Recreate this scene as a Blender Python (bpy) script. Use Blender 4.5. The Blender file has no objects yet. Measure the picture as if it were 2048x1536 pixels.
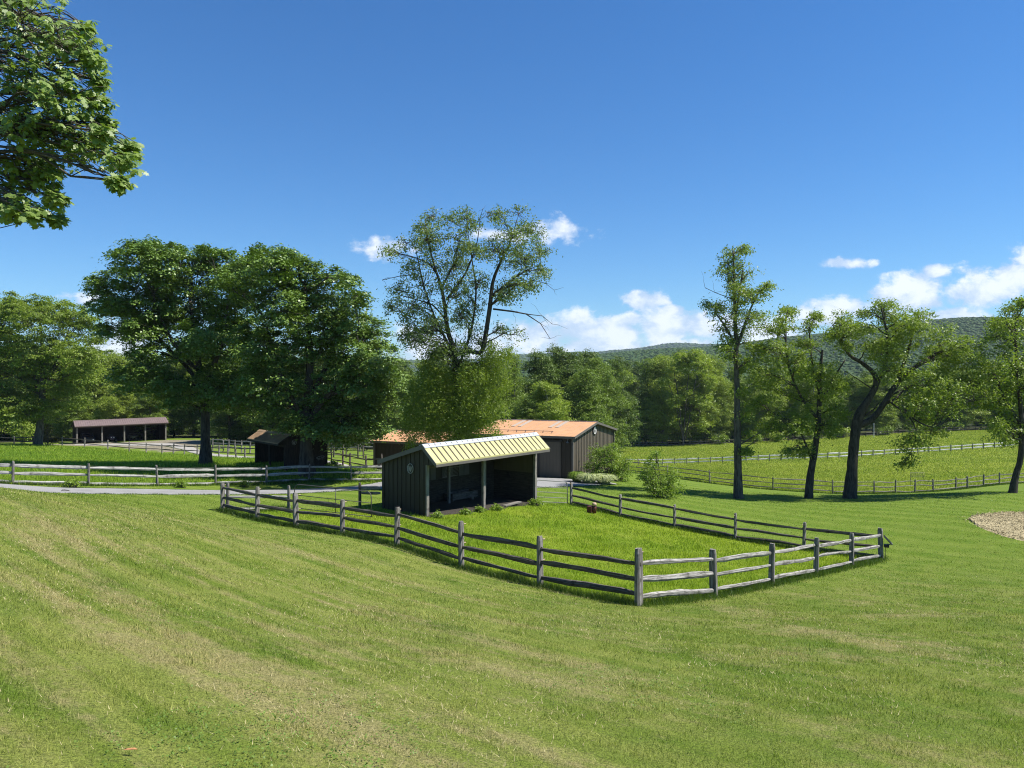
import bpy, math, random
import numpy as np
from mathutils import Vector

scene = bpy.context.scene
COL = scene.collection
PI = math.pi
rng = np.random.default_rng(7)
random.seed(7)

# ---------------------------------------------------------------- camera, sky, sun, exposure
FPX = 1538.0                      # focal length in pixels of the 2048 px wide photograph
HOR = 762.0                       # pixel row of the horizon
PITCH = -math.atan((768 - HOR) / FPX)
cam_d = bpy.data.cameras.new('camera')
cam = bpy.data.objects.new('camera', cam_d)
COL.objects.link(cam)
cam_d.sensor_width = 36.0
cam_d.lens = 36.0 * FPX / 2048.0
cam_d.clip_start = 0.1
cam_d.clip_end = 20000
cam.location = (0, 0, 0)
cam.rotation_euler = (PI / 2 + PITCH, 0, 0)
scene.camera = cam

SUN_EL = math.radians(55)
SUN_AZ = math.atan2(0.995, -0.07)          # measured from +Y towards +X
sun_dir = Vector((math.sin(SUN_AZ) * math.cos(SUN_EL), math.cos(SUN_AZ) * math.cos(SUN_EL), math.sin(SUN_EL)))
sl = bpy.data.lights.new('sun', 'SUN')
sl.energy = 5.0
sl.angle = math.radians(0.5)
sl.color = (1.0, 0.955, 0.88)
so = bpy.data.objects.new('sun', sl)
COL.objects.link(so)
so.rotation_euler = sun_dir.to_track_quat('Z', 'Y').to_euler()
so.location = (40, -20, 60)

scene.view_settings.view_transform = 'Standard'
scene.view_settings.look = 'None'
scene.view_settings.exposure = 0.8
scene.view_settings.gamma = 1.0
scene.view_settings.use_curve_mapping = False
scene.cycles.use_denoising = True
scene.cycles.denoising_prefilter = 'NONE'
scene.cycles.filter_width = 1.1
scene.cycles.sample_clamp_indirect = 4.0
scene.cycles.max_bounces = 6
scene.cycles.diffuse_bounces = 2
scene.cycles.glossy_bounces = 2
scene.cycles.transmission_bounces = 3
scene.cycles.transparent_max_bounces = 4
scene.cycles.volume_bounces = 0
scene.cycles.caustics_reflective = False
scene.cycles.caustics_refractive = False


class NT:
    """tiny node tree helper"""
    def __init__(self, tree):
        self.t = tree
        self.n = tree.nodes
        self.l = tree.links

    def node(self, typ, **kw):
        n = self.n.new(typ)
        for k, v in kw.items():
            setattr(n, k, v)
        return n

    def put(self, sock, val):
        if hasattr(val, 'links') or isinstance(val, bpy.types.NodeSocket):
            self.l.new(val, sock)
        else:
            if sock.type == 'RGBA' and len(val) == 3:
                val = (*val, 1)
            sock.default_value = val

    def math(self, op, a, b=None, c=None, clamp=False):
        n = self.node('ShaderNodeMath', operation=op, use_clamp=clamp)
        self.put(n.inputs[0], a)
        if b is not None:
            self.put(n.inputs[1], b)
        if c is not None:
            self.put(n.inputs[2], c)
        return n.outputs[0]

    def vmath(self, op, a, b=None):
        n = self.node('ShaderNodeVectorMath', operation=op)
        self.put(n.inputs[0], a)
        if b is not None:
            self.put(n.inputs[1], b)
        return n.outputs['Value'] if op in ('LENGTH', 'DOT_PRODUCT') else n.outputs[0]

    def noise(self, vec, scale, detail=4, rough=0.55, dist=0.0):
        n = self.node('ShaderNodeTexNoise')
        self.put(n.inputs['Vector'], vec)
        n.inputs['Scale'].default_value = scale
        n.inputs['Detail'].default_value = detail
        n.inputs['Roughness'].default_value = rough
        n.inputs['Distortion'].default_value = dist
        return n.outputs['Fac']

    def step(self, v, lo, hi, a=0.0, b=1.0):
        n = self.node('ShaderNodeMapRange', interpolation_type='SMOOTHSTEP')
        self.put(n.inputs[0], v)
        n.inputs[1].default_value = lo
        n.inputs[2].default_value = hi
        n.inputs[3].default_value = a
        n.inputs[4].default_value = b
        return n.outputs[0]

    def mix(self, fac, a, b, mode='MIX'):
        n = self.node('ShaderNodeMix', data_type='RGBA', blend_type=mode)
        self.put(n.inputs[0], fac)
        self.put(n.inputs[6], a)
        self.put(n.inputs[7], b)
        return n.outputs[2]

    def scalev(self, vec, s):
        n = self.node('ShaderNodeMapping')
        self.put(n.inputs['Vector'], vec)
        n.inputs['Scale'].default_value = s
        return n.outputs[0]

    def comb(self, x, y, z):
        n = self.node('ShaderNodeCombineXYZ')
        self.put(n.inputs[0], x)
        self.put(n.inputs[1], y)
        self.put(n.inputs[2], z)
        return n.outputs[0]


# world: Nishita sky with broken cumulus placed by direction
world = bpy.data.worlds.new('World')
scene.world = world
world.use_nodes = True
W = NT(world.node_tree)
W.n.clear()
wo = W.node('ShaderNodeOutputWorld')
bg = W.node('ShaderNodeBackground')
W.l.new(bg.outputs[0], wo.inputs[0])
sky = W.node('ShaderNodeTexSky', sky_type='NISHITA')
sky.sun_disc = False
sky.sun_elevation = SUN_EL
sky.sun_rotation = SUN_AZ
sky.altitude = 200
sky.air_density = 1.0
sky.dust_density = 0.15
sky.ozone_density = 4.0
hsv = W.node('ShaderNodeHueSaturation')
hsv.inputs['Saturation'].default_value = 1.22
hsv.inputs['Value'].default_value = 1.0
W.l.new(sky.outputs[0], hsv.inputs['Color'])
SKY_STRENGTH = 0.071
wtc = W.node('ShaderNodeTexCoord')
wsep = W.node('ShaderNodeSeparateXYZ')
W.l.new(wtc.outputs['Generated'], wsep.inputs[0])
yy = W.math('MAXIMUM', wsep.outputs[1], 0.02)
cu = W.math('DIVIDE', wsep.outputs[0], yy)
cv = W.math('DIVIDE', wsep.outputs[2], yy)
cuv = W.comb(cu, cv, 0.0)
CLOUDS = [(1090, 672, 90, 52, 1), (1150, 660, 80, 50, 1), (1225, 663, 115, 48, 1), (1330, 660, 100, 50, 1), (1405, 652, 80, 50, 1), (1470, 660, 80, 44, 1),
          (1180, 700, 240, 34, 1.2), (1340, 700, 220, 34, 1.2), (1290, 602, 52, 26, 1.0), (1255, 640, 60, 26, .9), (1340, 625, 60, 24, .9),
          (1840, 586, 95, 54, 1), (1775, 600, 80, 36, 1), (1700, 612, 80, 30, 1), (1960, 592, 110, 46, 1.1),
          (2030, 560, 100, 60, 1.1), (1868, 548, 40, 20, .9), (1900, 625, 140, 30, 1), (2150, 545, 160, 90, 1.1),
          (1705, 519, 66, 16, .85), (765, 492, 84, 36, .75), (1118, 458, 80, 38, .9), (1010, 470, 120, 34, .6),
          (168, 602, 50, 22, .85), (230, 685, 80, 44, 1), (930, 700, 190, 60, 1.1), 
          (1650, 640, 120, 30, .8), (1560, 670, 110, 40, .9)]
wn = W.node('ShaderNodeTexNoise')
wn.inputs['Scale'].default_value = 14
wn.inputs['Detail'].default_value = 4
W.l.new(cuv, wn.inputs['Vector'])
wv = W.vmath('MULTIPLY', W.vmath('SUBTRACT', wn.outputs['Color'], (0.5, 0.5, 0.5)), (0.075, 0.040, 0))
euv = W.vmath('ADD', cuv, wv)
field = None
for (px, py, rx, ry, st) in CLOUDS:
    dv = W.vmath('SUBTRACT', euv, ((px - 1024) / FPX, (HOR - py) / FPX, 0))
    dv = W.vmath('MULTIPLY', dv, (FPX / rx, FPX / (ry * 0.86), 0))
    ln = W.vmath('LENGTH', dv)
    m = W.math('SUBTRACT', 1.0, ln)
    m = W.math('MULTIPLY', W.math('MAXIMUM', m, -0.9), 1.0)
    m = W.math('ADD', m, (st - 1) * 0.45)
    field = m if field is None else W.math('MAXIMUM', field, m)
nz = W.noise(W.scalev(cuv, (1, 1.5, 1)), 17, 9, 0.60, 0.25)
nz2 = W.noise(W.scalev(cuv, (1, 1.4, 1)), 60, 7, 0.65)
dens = W.math('ADD', field, W.math('MULTIPLY', W.math('SUBTRACT', nz, 0.5), 2.3))
dens = W.math('ADD', dens, W.math('MULTIPLY', W.math('SUBTRACT', nz2, 0.5), 1.0))
alpha = W.step(dens, -0.04, 0.58)
front = W.step(wsep.outputs[1], 0.05, 0.2)
alpha = W.math('MULTIPLY', alpha, W.math('MULTIPLY', front, 0.84))
nsh = W.noise(W.vmath('ADD', W.scalev(cuv, (1, 1.6, 1)), (-0.012, -0.022, 3.1)), 20, 7, 0.55, 0.2)
lit = W.math('ADD', W.math('MULTIPLY', W.math('SUBTRACT', nz, nsh), 2.2), W.math('MULTIPLY', dens, 0.25))
litf = W.step(lit, -0.22, 0.50)
ccol = W.mix(litf, (4.9, 6.1, 8.0), (9.3, 9.5, 9.8))
skyc = W.mix(1.0, hsv.outputs[0], (0.70, 1.0, 1.20), 'MULTIPLY')
final = W.mix(alpha, skyc, ccol)
W.l.new(final, bg.inputs['Color'])
bg.inputs['Strength'].default_value = SKY_STRENGTH


# ---------------------------------------------------------------- picture geometry helpers
def P(px, py, d):
    """point at distance d in front of the camera seen at pixel (px, py) of the photograph"""
    v = Vector(((px - 1024) / FPX, (768 - py) / FPX, -1.0))
    v.rotate(cam.rotation_euler)
    v *= d / v.y
    return v


# terrain: thin plate spline through surveyed points (pixel column, pixel row, distance)
CTRL = [(1024, 1536, 5.35), (0, 1536, 4.18), (2048, 1536, 6.1), (0, 1200, 8.65), (0, 1000, 18.8), (0, 974, 27),
        (450, 1200, 11.9), (450, 1062, 24), (445, 1022, 34), (800, 1300, 9.4), (1081, 1172, 20.5), (923, 1137, 22.8),
        (793, 1088, 25), (685, 1069, 27.3), (592, 1055, 29.5), (516, 1041, 31.8), (1278, 1213, 18.3), (1428, 1196, 21.2),
        (1541, 1170, 24.2), (1628, 1150, 27.1), (1701, 1132, 30.1), (1763, 1120, 33), (1605, 1100, 35.2), (1465, 1078, 37.4),
        (1343, 1055, 39.6), (1237, 1033, 41.8), (1141, 1010, 44), (1077, 1006, 41.3), (851, 1034, 35), (577, 1020, 35.8),
        (721, 1014, 37), (100, 984, 39.6), (440, 984, 43.5), (700, 976, 48), (25, 967, 41), (177, 971, 43.5), (315, 972, 46.5),
        (431, 970, 49.5), (533, 969, 51.5), (618, 968, 53), (703, 967, 54), (410, 929, 60), (572, 941, 55), (625, 940, 54.5),
        (900, 968, 55), (1145, 958, 60.4), (1230, 945, 69), (750, 950, 62), (1100, 966, 56.5), (1320, 993, 50),
        (1477, 998, 54), (1617, 996, 55), (1700, 998, 54), (2026, 985, 55), (1420, 967, 70), (1546, 980, 66), (1666, 988, 66),
        (1749, 988, 67), (1867, 984, 70), (1967, 973, 75), (1257, 945, 78), (2000, 1047, 40), (1940, 1040, 41), (2300, 1060, 42),
        (2048, 1250, 16), (2300, 985, 60), (1284, 930, 125), (1505, 923, 125), (1654, 918, 126), (1896, 903, 132), (2026, 894, 136),
        (2250, 885, 140), (1250, 893, 190), (1500, 886, 190), (1749, 872, 193), (1885, 863, 197), (2008, 860, 200), (2300, 850, 205),
        (472, 918, 75), (394, 911, 85), (258, 903, 93), (124, 893, 100), (28, 890, 105), (75, 890, 98), (152, 888, 115), (333, 880, 121),
        (370, 895, 100), (655, 926, 64), (758, 937, 58), (440, 906, 92), (660, 906, 85), (750, 903, 85), (460, 890, 110),
        (-150, 890, 105), (-150, 960, 42), (-300, 965, 30), (0, 880, 140), (400, 872, 145), (700, 880, 140), (1000, 895, 150)]
_c = [tuple(P(*c)) for c in CTRL]
_c += [(0, 0, -1.6), (-8, -4, -0.9), (8, -4, -2.6), (0, -25, 0.2), (-40, -25, 0.5), (40, -25, -5.0), (-35, 12, -2.4), (-60, 25, -3.2),
       (60, 30, -9.0), (90, 80, -11), (-110, 90, -8.2), (-160, 160, -9), (-120, 40, -5), (160, 180, -13), (0, 260, -16), (120, 260, -15),
       (-120, 240, -12), (230, 100, -13), (-230, 60, -8), (100, -40, -8)]
_c = np.array(_c)
_cx = _c[:, :2] / 40.0


def _phi(r2):
    return 0.5 * r2 * np.log(r2 + 1e-9)


def _solve(lam=0.004):
    n = len(_cx)
    d2 = ((_cx[:, None, :] - _cx[None, :, :]) ** 2).sum(-1)
    A = np.zeros((n + 3, n + 3))
    A[:n, :n] = _phi(d2) + lam * np.eye(n)
    A[:n, n] = 1
    A[:n, n + 1:] = _cx
    A[n, :n] = 1
    A[n + 1:, :n] = _cx.T
    b = np.zeros(n + 3)
    b[:n] = _c[:, 2]
    return np.linalg.solve(A, b)


_w = _solve()


def H(x, y):
    """terrain height (arrays)"""
    x = np.atleast_1d(np.asarray(x, float))
    y = np.atleast_1d(np.asarray(y, float))
    out = np.empty(x.shape)
    xs, ys, o = x.ravel(), y.ravel(), out.ravel()
    for i in range(0, len(xs), 20000):
        q = np.stack([np.clip(xs[i:i + 20000], -330, 330), np.clip(ys[i:i + 20000], -90, 330)], -1) / 40.0
        d2 = ((q[:, None, :] - _cx[None, :, :]) ** 2).sum(-1)
        n = len(_cx)
        o[i:i + 20000] = _phi(d2) @ _w[:n] + _w[n] + q @ _w[n + 1:]
    out = o.reshape(x.shape)
    r = np.hypot(x, y - 60)
    t = np.clip((r - 190) / 170, 0, 1)
    t = t * t * (3 - 2 * t)
    base = -15.5 + 2.0 * np.clip(-x / 300, -1, 1)
    return out * (1 - t) + base * t


def h1(x, y):
    return float(H(x, y)[0])


def G(px, d, dz=0.0):
    """ground point under pixel column px at distance d"""
    x = (px - 1024) / FPX * d
    return Vector((x, d, h1(x, d) + dz))


# ---------------------------------------------------------------- object helpers
def world_loc(ob):
    v = Vector((0, 0, 0))
    while ob is not None:
        v += ob.location
        ob = ob.parent
    return v


class MB:
    """collects shapes, builds them as ONE mesh object"""
    def __init__(self):
        self.v, self.g, self.f = [], [], []

    def add(self, verts, faces, grain=None):
        o = len(self.v)
        for i, p in enumerate(verts):
            self.v.append(tuple(p))
            self.g.append(tuple(grain[i]) if grain is not None else (p[2], p[0], p[1]))
        for f in faces:
            self.f.append(tuple(o + k for k in f))
        return self

    def box(self, c, a, b, n):
        """c centre, a b n half-extent vectors"""
        c, a, b, n = Vector(c), Vector(a), Vector(b), Vector(n)
        vs = [c + sa * a + sb * b + sn * n for sn in (-1, 1) for sb in (-1, 1) for sa in (-1, 1)]
        ls = sorted([(a.length, 0), (b.length, 1), (n.length, 2)], reverse=True)
        axes = (a, b, n)
        order = [k for _, k in ls]
        gr = []
        for sn in (-1, 1):
            for sb in (-1, 1):
                for sa in (-1, 1):
                    s = (sa, sb, sn)
                    gr.append([s[k] * axes[k].length + c[k] for k in order])
        fs = [(0, 2, 3, 1), (4, 5, 7, 6), (0, 1, 5, 4), (2, 6, 7, 3), (0, 4, 6, 2), (1, 3, 7, 5)]
        if a.cross(b).dot(n) < 0:
            fs = [f[::-1] for f in fs]
        return self.add(vs, fs, gr)

    def beam(self, p, q, w, h, up=(0, 0, 1)):
        p, q = Vector(p), Vector(q)
        d = q - p
        u = Vector(up)
        s = d.cross(u).normalized()
        u2 = s.cross(d).normalized()
        return self.box((p + q) / 2, d / 2, s * (w / 2), u2 * (h / 2))

    def tube(self, pts, radii, n=8, cap=True, wob=0.0, rg=None):
        pts = [Vector(p) for p in pts]
        if not hasattr(radii, '__len__'):
            radii = [radii] * len(pts)
        vs, gr = [], []
        ref = None
        L = 0.0
        for i, p in enumerate(pts):
            t = (pts[min(i + 1, len(pts) - 1)] - pts[max(i - 1, 0)]).normalized()
            if ref is None:
                ref = Vector((0, 0, 1)) if abs(t.z) < 0.9 else Vector((1, 0, 0))
            s = t.cross(ref).normalized()
            ref = s.cross(t).normalized()
            if i:
                L += (pts[i] - pts[i - 1]).length
            for k in range(n):
                a = 2 * PI * k / n
                r = radii[i] * (1 + (rg.uniform(-wob, wob) if wob else 0))
                o = s * math.cos(a) * r + ref * math.sin(a) * r
                vs.append(p + o)
                gr.append((L, math.cos(a) * radii[0], math.sin(a) * radii[0]))
        fs = []
        for i in range(len(pts) - 1):
            for k in range(n):
                k2 = (k + 1) % n
                fs.append((i * n + k, i * n + k2, (i + 1) * n + k2, (i + 1) * n + k))
        if cap:
            fs.append(tuple(range(n - 1, -1, -1)))
            fs.append(tuple((len(pts) - 1) * n + k for k in range(n)))
        return self.add(vs, fs, gr)

    def slab(self, pts, thick):
        """polygon pts extruded along vector thick"""
        pts = [Vector(p) for p in pts]
        t = Vector(thick)
        n = len(pts)
        nrm = Vector((0, 0, 0))
        for i in range(n):
            nrm += (pts[i] - pts[0]).cross(pts[(i + 1) % n] - pts[0])
        fs = [tuple(range(n)), tuple(range(2 * n - 1, n - 1, -1))]
        for i in range(n):
            j = (i + 1) % n
            fs.append((i, i + n, j + n, j))
        if nrm.dot(t) > 0:
            fs = [f[::-1] for f in fs]
        return self.add(pts + [p + t for p in pts], fs)

    def build(self, name, mat, parent=None, smooth=False, bevel=0.0):
        o = world_loc(parent)
        me = bpy.data.meshes.new(name)
        me.from_pydata([(p[0] - o.x, p[1] - o.y, p[2] - o.z) for p in self.v], [], self.f)
        at = me.attributes.new('grain', 'FLOAT_VECTOR', 'POINT')
        at.data.foreach_set('vector', np.array(self.g, 'f').ravel())
        if smooth:
            me.polygons.foreach_set('use_smooth', [True] * len(me.polygons))
        me.materials.append(mat)
        ob = bpy.data.objects.new(name, me)
        COL.objects.link(ob)
        ob.parent = parent
        if bevel:
            m = ob.modifiers.new('bevel', 'BEVEL')
            m.width = bevel
            m.segments = 2
        return ob


def arr_mesh(name, V, k, mat, parent=None, smooth=False):
    """mesh of separate k-gons from an (n*k, 3) array"""
    o = np.array(world_loc(parent), float)
    V = (np.asarray(V).reshape(-1, 3) - o).astype('f')
    n = len(V) // k
    me = bpy.data.meshes.new(name)
    me.vertices.add(n * k)
    me.vertices.foreach_set('co', V.ravel())
    me.loops.add(n * k)
    me.loops.foreach_set('vertex_index', np.arange(n * k, dtype='i'))
    me.polygons.add(n)
    me.polygons.foreach_set('loop_start', np.arange(0, n * k, k, dtype='i'))
    if smooth:
        me.polygons.foreach_set('use_smooth', np.ones(n, bool))
    me.update(calc_edges=True)
    me.materials.append(mat)
    ob = bpy.data.objects.new(name, me)
    COL.objects.link(ob)
    ob.parent = parent
    return ob


def tag(o, label=None, cat=None, group=None, kind=None):
    if label:
        o['label'] = label
    if cat:
        o['category'] = cat
    if group:
        o['group'] = group
    if kind:
        o['kind'] = kind
    return o


def thing(name, label, cat, loc, group=None):
    o = bpy.data.objects.new(name, None)
    COL.objects.link(o)
    o.location = loc
    o.empty_display_size = 0.3
    return tag(o, label, cat, group)


def copy_tree(root, loc, rotz=0.0, scale=(1, 1, 1), label=None):
    c = root.copy()
    COL.objects.link(c)
    c.location = loc
    c.rotation_euler = (0, 0, rotz)
    c.scale = scale
    if label:
        c['label'] = label
    for ch in list(root.children):
        d = ch.copy()
        COL.objects.link(d)
        d.parent = c
        for g in list(ch.children):
            e = g.copy()
            COL.objects.link(e)
            e.parent = d
    return c


class Frame:
    """local wall frame: a along the front, b into the depth, z up"""
    def __init__(self, o, u, v, tilt=0.0):
        self.o, self.u, self.v, self.tilt = Vector(o), Vector(u).normalized(), Vector(v).normalized(), tilt

    def __call__(self, a, b, z):
        p = self.o + self.u * a + self.v * b
        return Vector((p.x, p.y, z + self.tilt * a))

    def box(self, mb, a0, a1, b0, b1, z0, z1):
        vs = [self(a, b, z) for z in (z0, z1) for b in (b0, b1) for a in (a0, a1)]
        fs = [(0, 2, 3, 1), (4, 5, 7, 6), (0, 1, 5, 4), (2, 6, 7, 3), (0, 4, 6, 2), (1, 3, 7, 5)]
        if self.u.cross(self.v).z < 0:
            fs = [f[::-1] for f in fs]
        ext = {'a': abs(a1 - a0), 'b': abs(b1 - b0), 'z': abs(z1 - z0)}
        order = sorted(ext, key=lambda k: -ext[k])
        gr = []
        for z in (z0, z1):
            for b in (b0, b1):
                for a in (a0, a1):
                    q = {'a': a, 'b': b, 'z': z}
                    gr.append([q[k] for k in order])
        mb.add(vs, fs, gr)


# ---------------------------------------------------------------- materials
MATS = {}


def newmat(name):
    m = bpy.data.materials.new(name)
    m.use_nodes = True
    t = NT(m.node_tree)
    t.n.clear()
    out = t.node('ShaderNodeOutputMaterial')
    return m, t, out


def principled(t, out, col, rough=0.7, metal=0.0, spec=0.3, bump=None, bstr=0.3, bdist=0.01):
    b = t.node('ShaderNodeBsdfPrincipled')
    t.put(b.inputs['Base Color'], col)
    t.put(b.inputs['Roughness'], rough)
    b.inputs['Metallic'].default_value = metal
    b.inputs['Specular IOR Level'].default_value = spec
    if bump is not None:
        bn = t.node('ShaderNodeBump')
        bn.inputs['Strength'].default_value = bstr
        bn.inputs['Distance'].default_value = bdist
        t.put(bn.inputs['Height'], bump)
        t.l.new(bn.outputs[0], b.inputs['Normal'])
    t.l.new(b.outputs[0], out.inputs[0])
    return b


def leaf_mat(name, c1, c2, trans=0.35, gloss=0.25):
    m, t, out = newmat(name)
    geo = t.node('ShaderNodeNewGeometry')
    r = geo.outputs['Random Per Island']
    big = t.noise(geo.outputs['Position'], 0.55, 3)
    f = t.math('ADD', t.math('MULTIPLY', r, 0.6), t.math('MULTIPLY', t.math('SUBTRACT', big, 0.3), 0.9), clamp=True)
    col = t.mix(f, c1, c2)
    p = t.node('ShaderNodeBsdfPrincipled')
    t.put(p.inputs['Base Color'], col)
    p.inputs['Roughness'].default_value = 0.45
    p.inputs['Specular IOR Level'].default_value = gloss
    tr = t.node('ShaderNodeBsdfTranslucent')
    tc = t.mix(1.0, col, (1.25, 1.35, 0.55), 'MULTIPLY')
    t.put(tr.inputs['Color'], tc)
    mx = t.node('ShaderNodeMixShader')
    mx.inputs[0].default_value = trans
    t.l.new(p.outputs[0], mx.inputs[1])
    t.l.new(tr.outputs[0], mx.inputs[2])
    t.l.new(mx.outputs[0], out.inputs[0])
    return m


def wood_mat(name, c1, c2, c3, gscale=(1.2, 22, 22), rough=0.85):
    m, t, out = newmat(name)
    at = t.node('ShaderNodeAttribute', attribute_name='grain')
    info = t.node('ShaderNodeObjectInfo')
    v = t.vmath('ADD', at.outputs['Vector'], t.comb(t.math('MULTIPLY', info.outputs['Random'], 37.0), 0.0, 0.0))
    n1 = t.noise(t.scalev(v, gscale), 1.6, 6, 0.6, 0.4)
    n2 = t.noise(t.scalev(v, (3.0, 9, 9)), 1.0, 4, 0.6)
    n3 = t.noise(v, 4.5, 5, 0.65)
    col = t.mix(t.step(n1, 0.35, 0.65), c1, c2)
    col = t.mix(t.step(n3, 0.52, 0.72), col, c3)
    col = t.mix(t.math('MULTIPLY', t.step(n2, 0.5, 0.75), 0.5), col, c1)
    principled(t, out, col, rough, 0, 0.2, t.math('ADD', n1, t.math('MULTIPLY', n2, 0.6)), 0.6, 0.02)
    return m


def metal_mat(name, c, var=0.12, rough=0.45, dirt=(0.12, 0.10, 0.08), dirtamt=0.25, spec=0.5, metal=0.0):
    m, t, out = newmat(name)
    geo = t.node('ShaderNodeNewGeometry')
    n1 = t.noise(geo.outputs['Position'], 1.3, 5, 0.6)
    n2 = t.noise(t.scalev(geo.outputs['Position'], (6, 6, 0.8)), 1.5, 5, 0.65)
    col = t.mix(t.step(n1, 0.3, 0.7), tuple(x * (1 - var) for x in c), tuple(min(1, x * (1 + var)) for x in c))
    col = t.mix(t.math('MULTIPLY', t.step(n2, 0.5, 0.8), dirtamt), col, dirt)
    principled(t, out, col, t.math('ADD', rough, t.math('MULTIPLY', n2, 0.2)), metal, spec, n1, 0.05, 0.01)
    return m


def plain_mat(name, c, rough=0.6, metal=0.0, spec=0.4):
    m, t, out = newmat(name)
    geo = t.node('ShaderNodeNewGeometry')
    n1 = t.noise(geo.outputs['Position'], 6.0, 4, 0.6)
    col = t.mix(n1, tuple(x * 0.8 for x in c), tuple(min(1, x * 1.15) for x in c))
    principled(t, out, col, rough, metal, spec)
    return m


def bark_mat(name, c1, c2, c3):
    m, t, out = newmat(name)
    geo = t.node('ShaderNodeNewGeometry')
    n1 = t.noise(t.scalev(geo.outputs['Position'], (9, 9, 1.8)), 1.0, 6, 0.65, 0.5)
    n2 = t.noise(geo.outputs['Position'], 1.4, 4)
    col = t.mix(t.step(n1, 0.35, 0.62), c1, c2)
    col = t.mix(t.math('MULTIPLY', t.step(n2, 0.5, 0.7), 0.7), col, c3)
    principled(t, out, col, 0.9, 0, 0.15, n1, 1.0, 0.06)
    return m


# ground colours shared by the soil sheet and the grass standing on it
def lawn_colour(t, pos, blade=False):
    """mown lawn: mowing stripes, dry patches, greener patches"""
    rot = t.node('ShaderNodeMapping')
    t.put(rot.inputs['Vector'], pos)
    rot.inputs['Rotation'].default_value = (0, 0, math.radians(-46))
    warp = t.noise(pos, 0.06, 2)
    sx = t.node('ShaderNodeSeparateXYZ')
    t.put(sx.inputs[0], rot.outputs[0])
    lane = t.math('ADD', sx.outputs[0], t.math('MULTIPLY', warp, 4.0))
    pz = t.node('ShaderNodeSeparateXYZ')
    t.put(pz.inputs[0], pos)
    px_ = t.math('SUBTRACT', pz.outputs[0], t.math('MULTIPLY', pz.outputs[1], 0.06))
    side = t.step(px_, -3, 4, 1.0, 0.35)
    stripe = t.math('SINE', t.math('MULTIPLY', lane, 3.3))
    fine = t.noise(t.scalev(rot.outputs[0], (2.2, 0.16, 1)), 1.0, 5, 0.62)
    mid = t.noise(pos, 0.55, 5, 0.62)
    small = t.noise(pos, 4.5, 5, 0.7)
    green = (0.150, 0.208, 0.025)
    lush = (0.108, 0.178, 0.018)
    pale = (0.262, 0.285, 0.068)
    dry = (0.335, 0.285, 0.130)
    c = t.mix(t.step(mid, 0.34, 0.62), lush, green)
    c = t.mix(t.math('MULTIPLY', t.step(stripe, -0.5, 0.9), t.math('MULTIPLY', side, 0.32)), c, pale)
    line = t.math('SINE', t.math('MULTIPLY', lane, 11.0))
    c = t.mix(t.math('MULTIPLY', t.step(line, -0.2, 0.9), t.math('MULTIPLY', t.step(mid, .35, .6), t.math('MULTIPLY', side, 0.40))), c, pale)
    c = t.mix(t.math('MULTIPLY', t.step(fine, 0.44, 0.66), t.math('MULTIPLY', side, 0.75)), c, pale)
    blot = t.noise(t.scalev(pos, (1, .8, 1)), 0.9, 8, 0.72)
    c = t.mix(t.math('MULTIPLY', t.step(blot, 0.48, 0.64), 0.5), c, pale)
    # dry thatch shows along some lanes and in blotches, mostly on the near slope
    dn = t.noise(t.scalev(rot.outputs[0], (1.0, 0.085, 1)), 1.2, 7, 0.68)
    sp = t.node('ShaderNodeSeparateXYZ')
    t.put(sp.inputs[0], pos)
    near = t.step(sp.outputs[1], 14, 34, 1.0, 0.15)
    dn = t.math('ADD', t.math('MULTIPLY', dn, t.step(px_, -3, 5, 1.0, 0.25)), t.math('MULTIPLY', t.noise(pos, 0.42, 8, 0.70), t.step(px_, -3, 5, 0.0, 0.75)))
    dr = t.math('ADD', dn, t.math('MULTIPLY', t.math('SUBTRACT', small, 0.5), 0.35))
    dr = t.math('MULTIPLY', t.step(dr, 0.47, 0.66), t.math('MULTIPLY', near, 0.8))
    c = t.mix(dr, c, dry)
    far = t.math('MULTIPLY', t.step(sp.outputs[1], 18, 42), 0.62)
    c = t.mix(far, c, t.mix(t.step(stripe, -0.4, 0.8), (0.118, 0.205, 0.014), (0.165, 0.250, 0.028)))
    return c, small


def field_colour(t, pos, a, b, cdry, s=0.22):
    n = t.noise(pos, s, 5, 0.62)
    n2 = t.noise(t.scalev(pos, (1, 0.35, 1)), 1.1, 5, 0.65)
    c = t.mix(t.step(n, 0.35, 0.65), a, b)
    c = t.mix(t.math('MULTIPLY', t.step(n2, 0.5, 0.72), 0.45), c, cdry)
    return c, n2


PADDOCK_COL = ((0.150, 0.235, 0.012), (0.215, 0.290, 0.020), (0.31, 0.345, 0.055))
PASTURE_COL = ((0.145, 0.245, 0.022), (0.20, 0.29, 0.028), (0.28, 0.33, 0.06))
MEADOW_COL = ((0.205, 0.270, 0.034), (0.275, 0.325, 0.048), (0.38, 0.38, 0.11))


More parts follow.
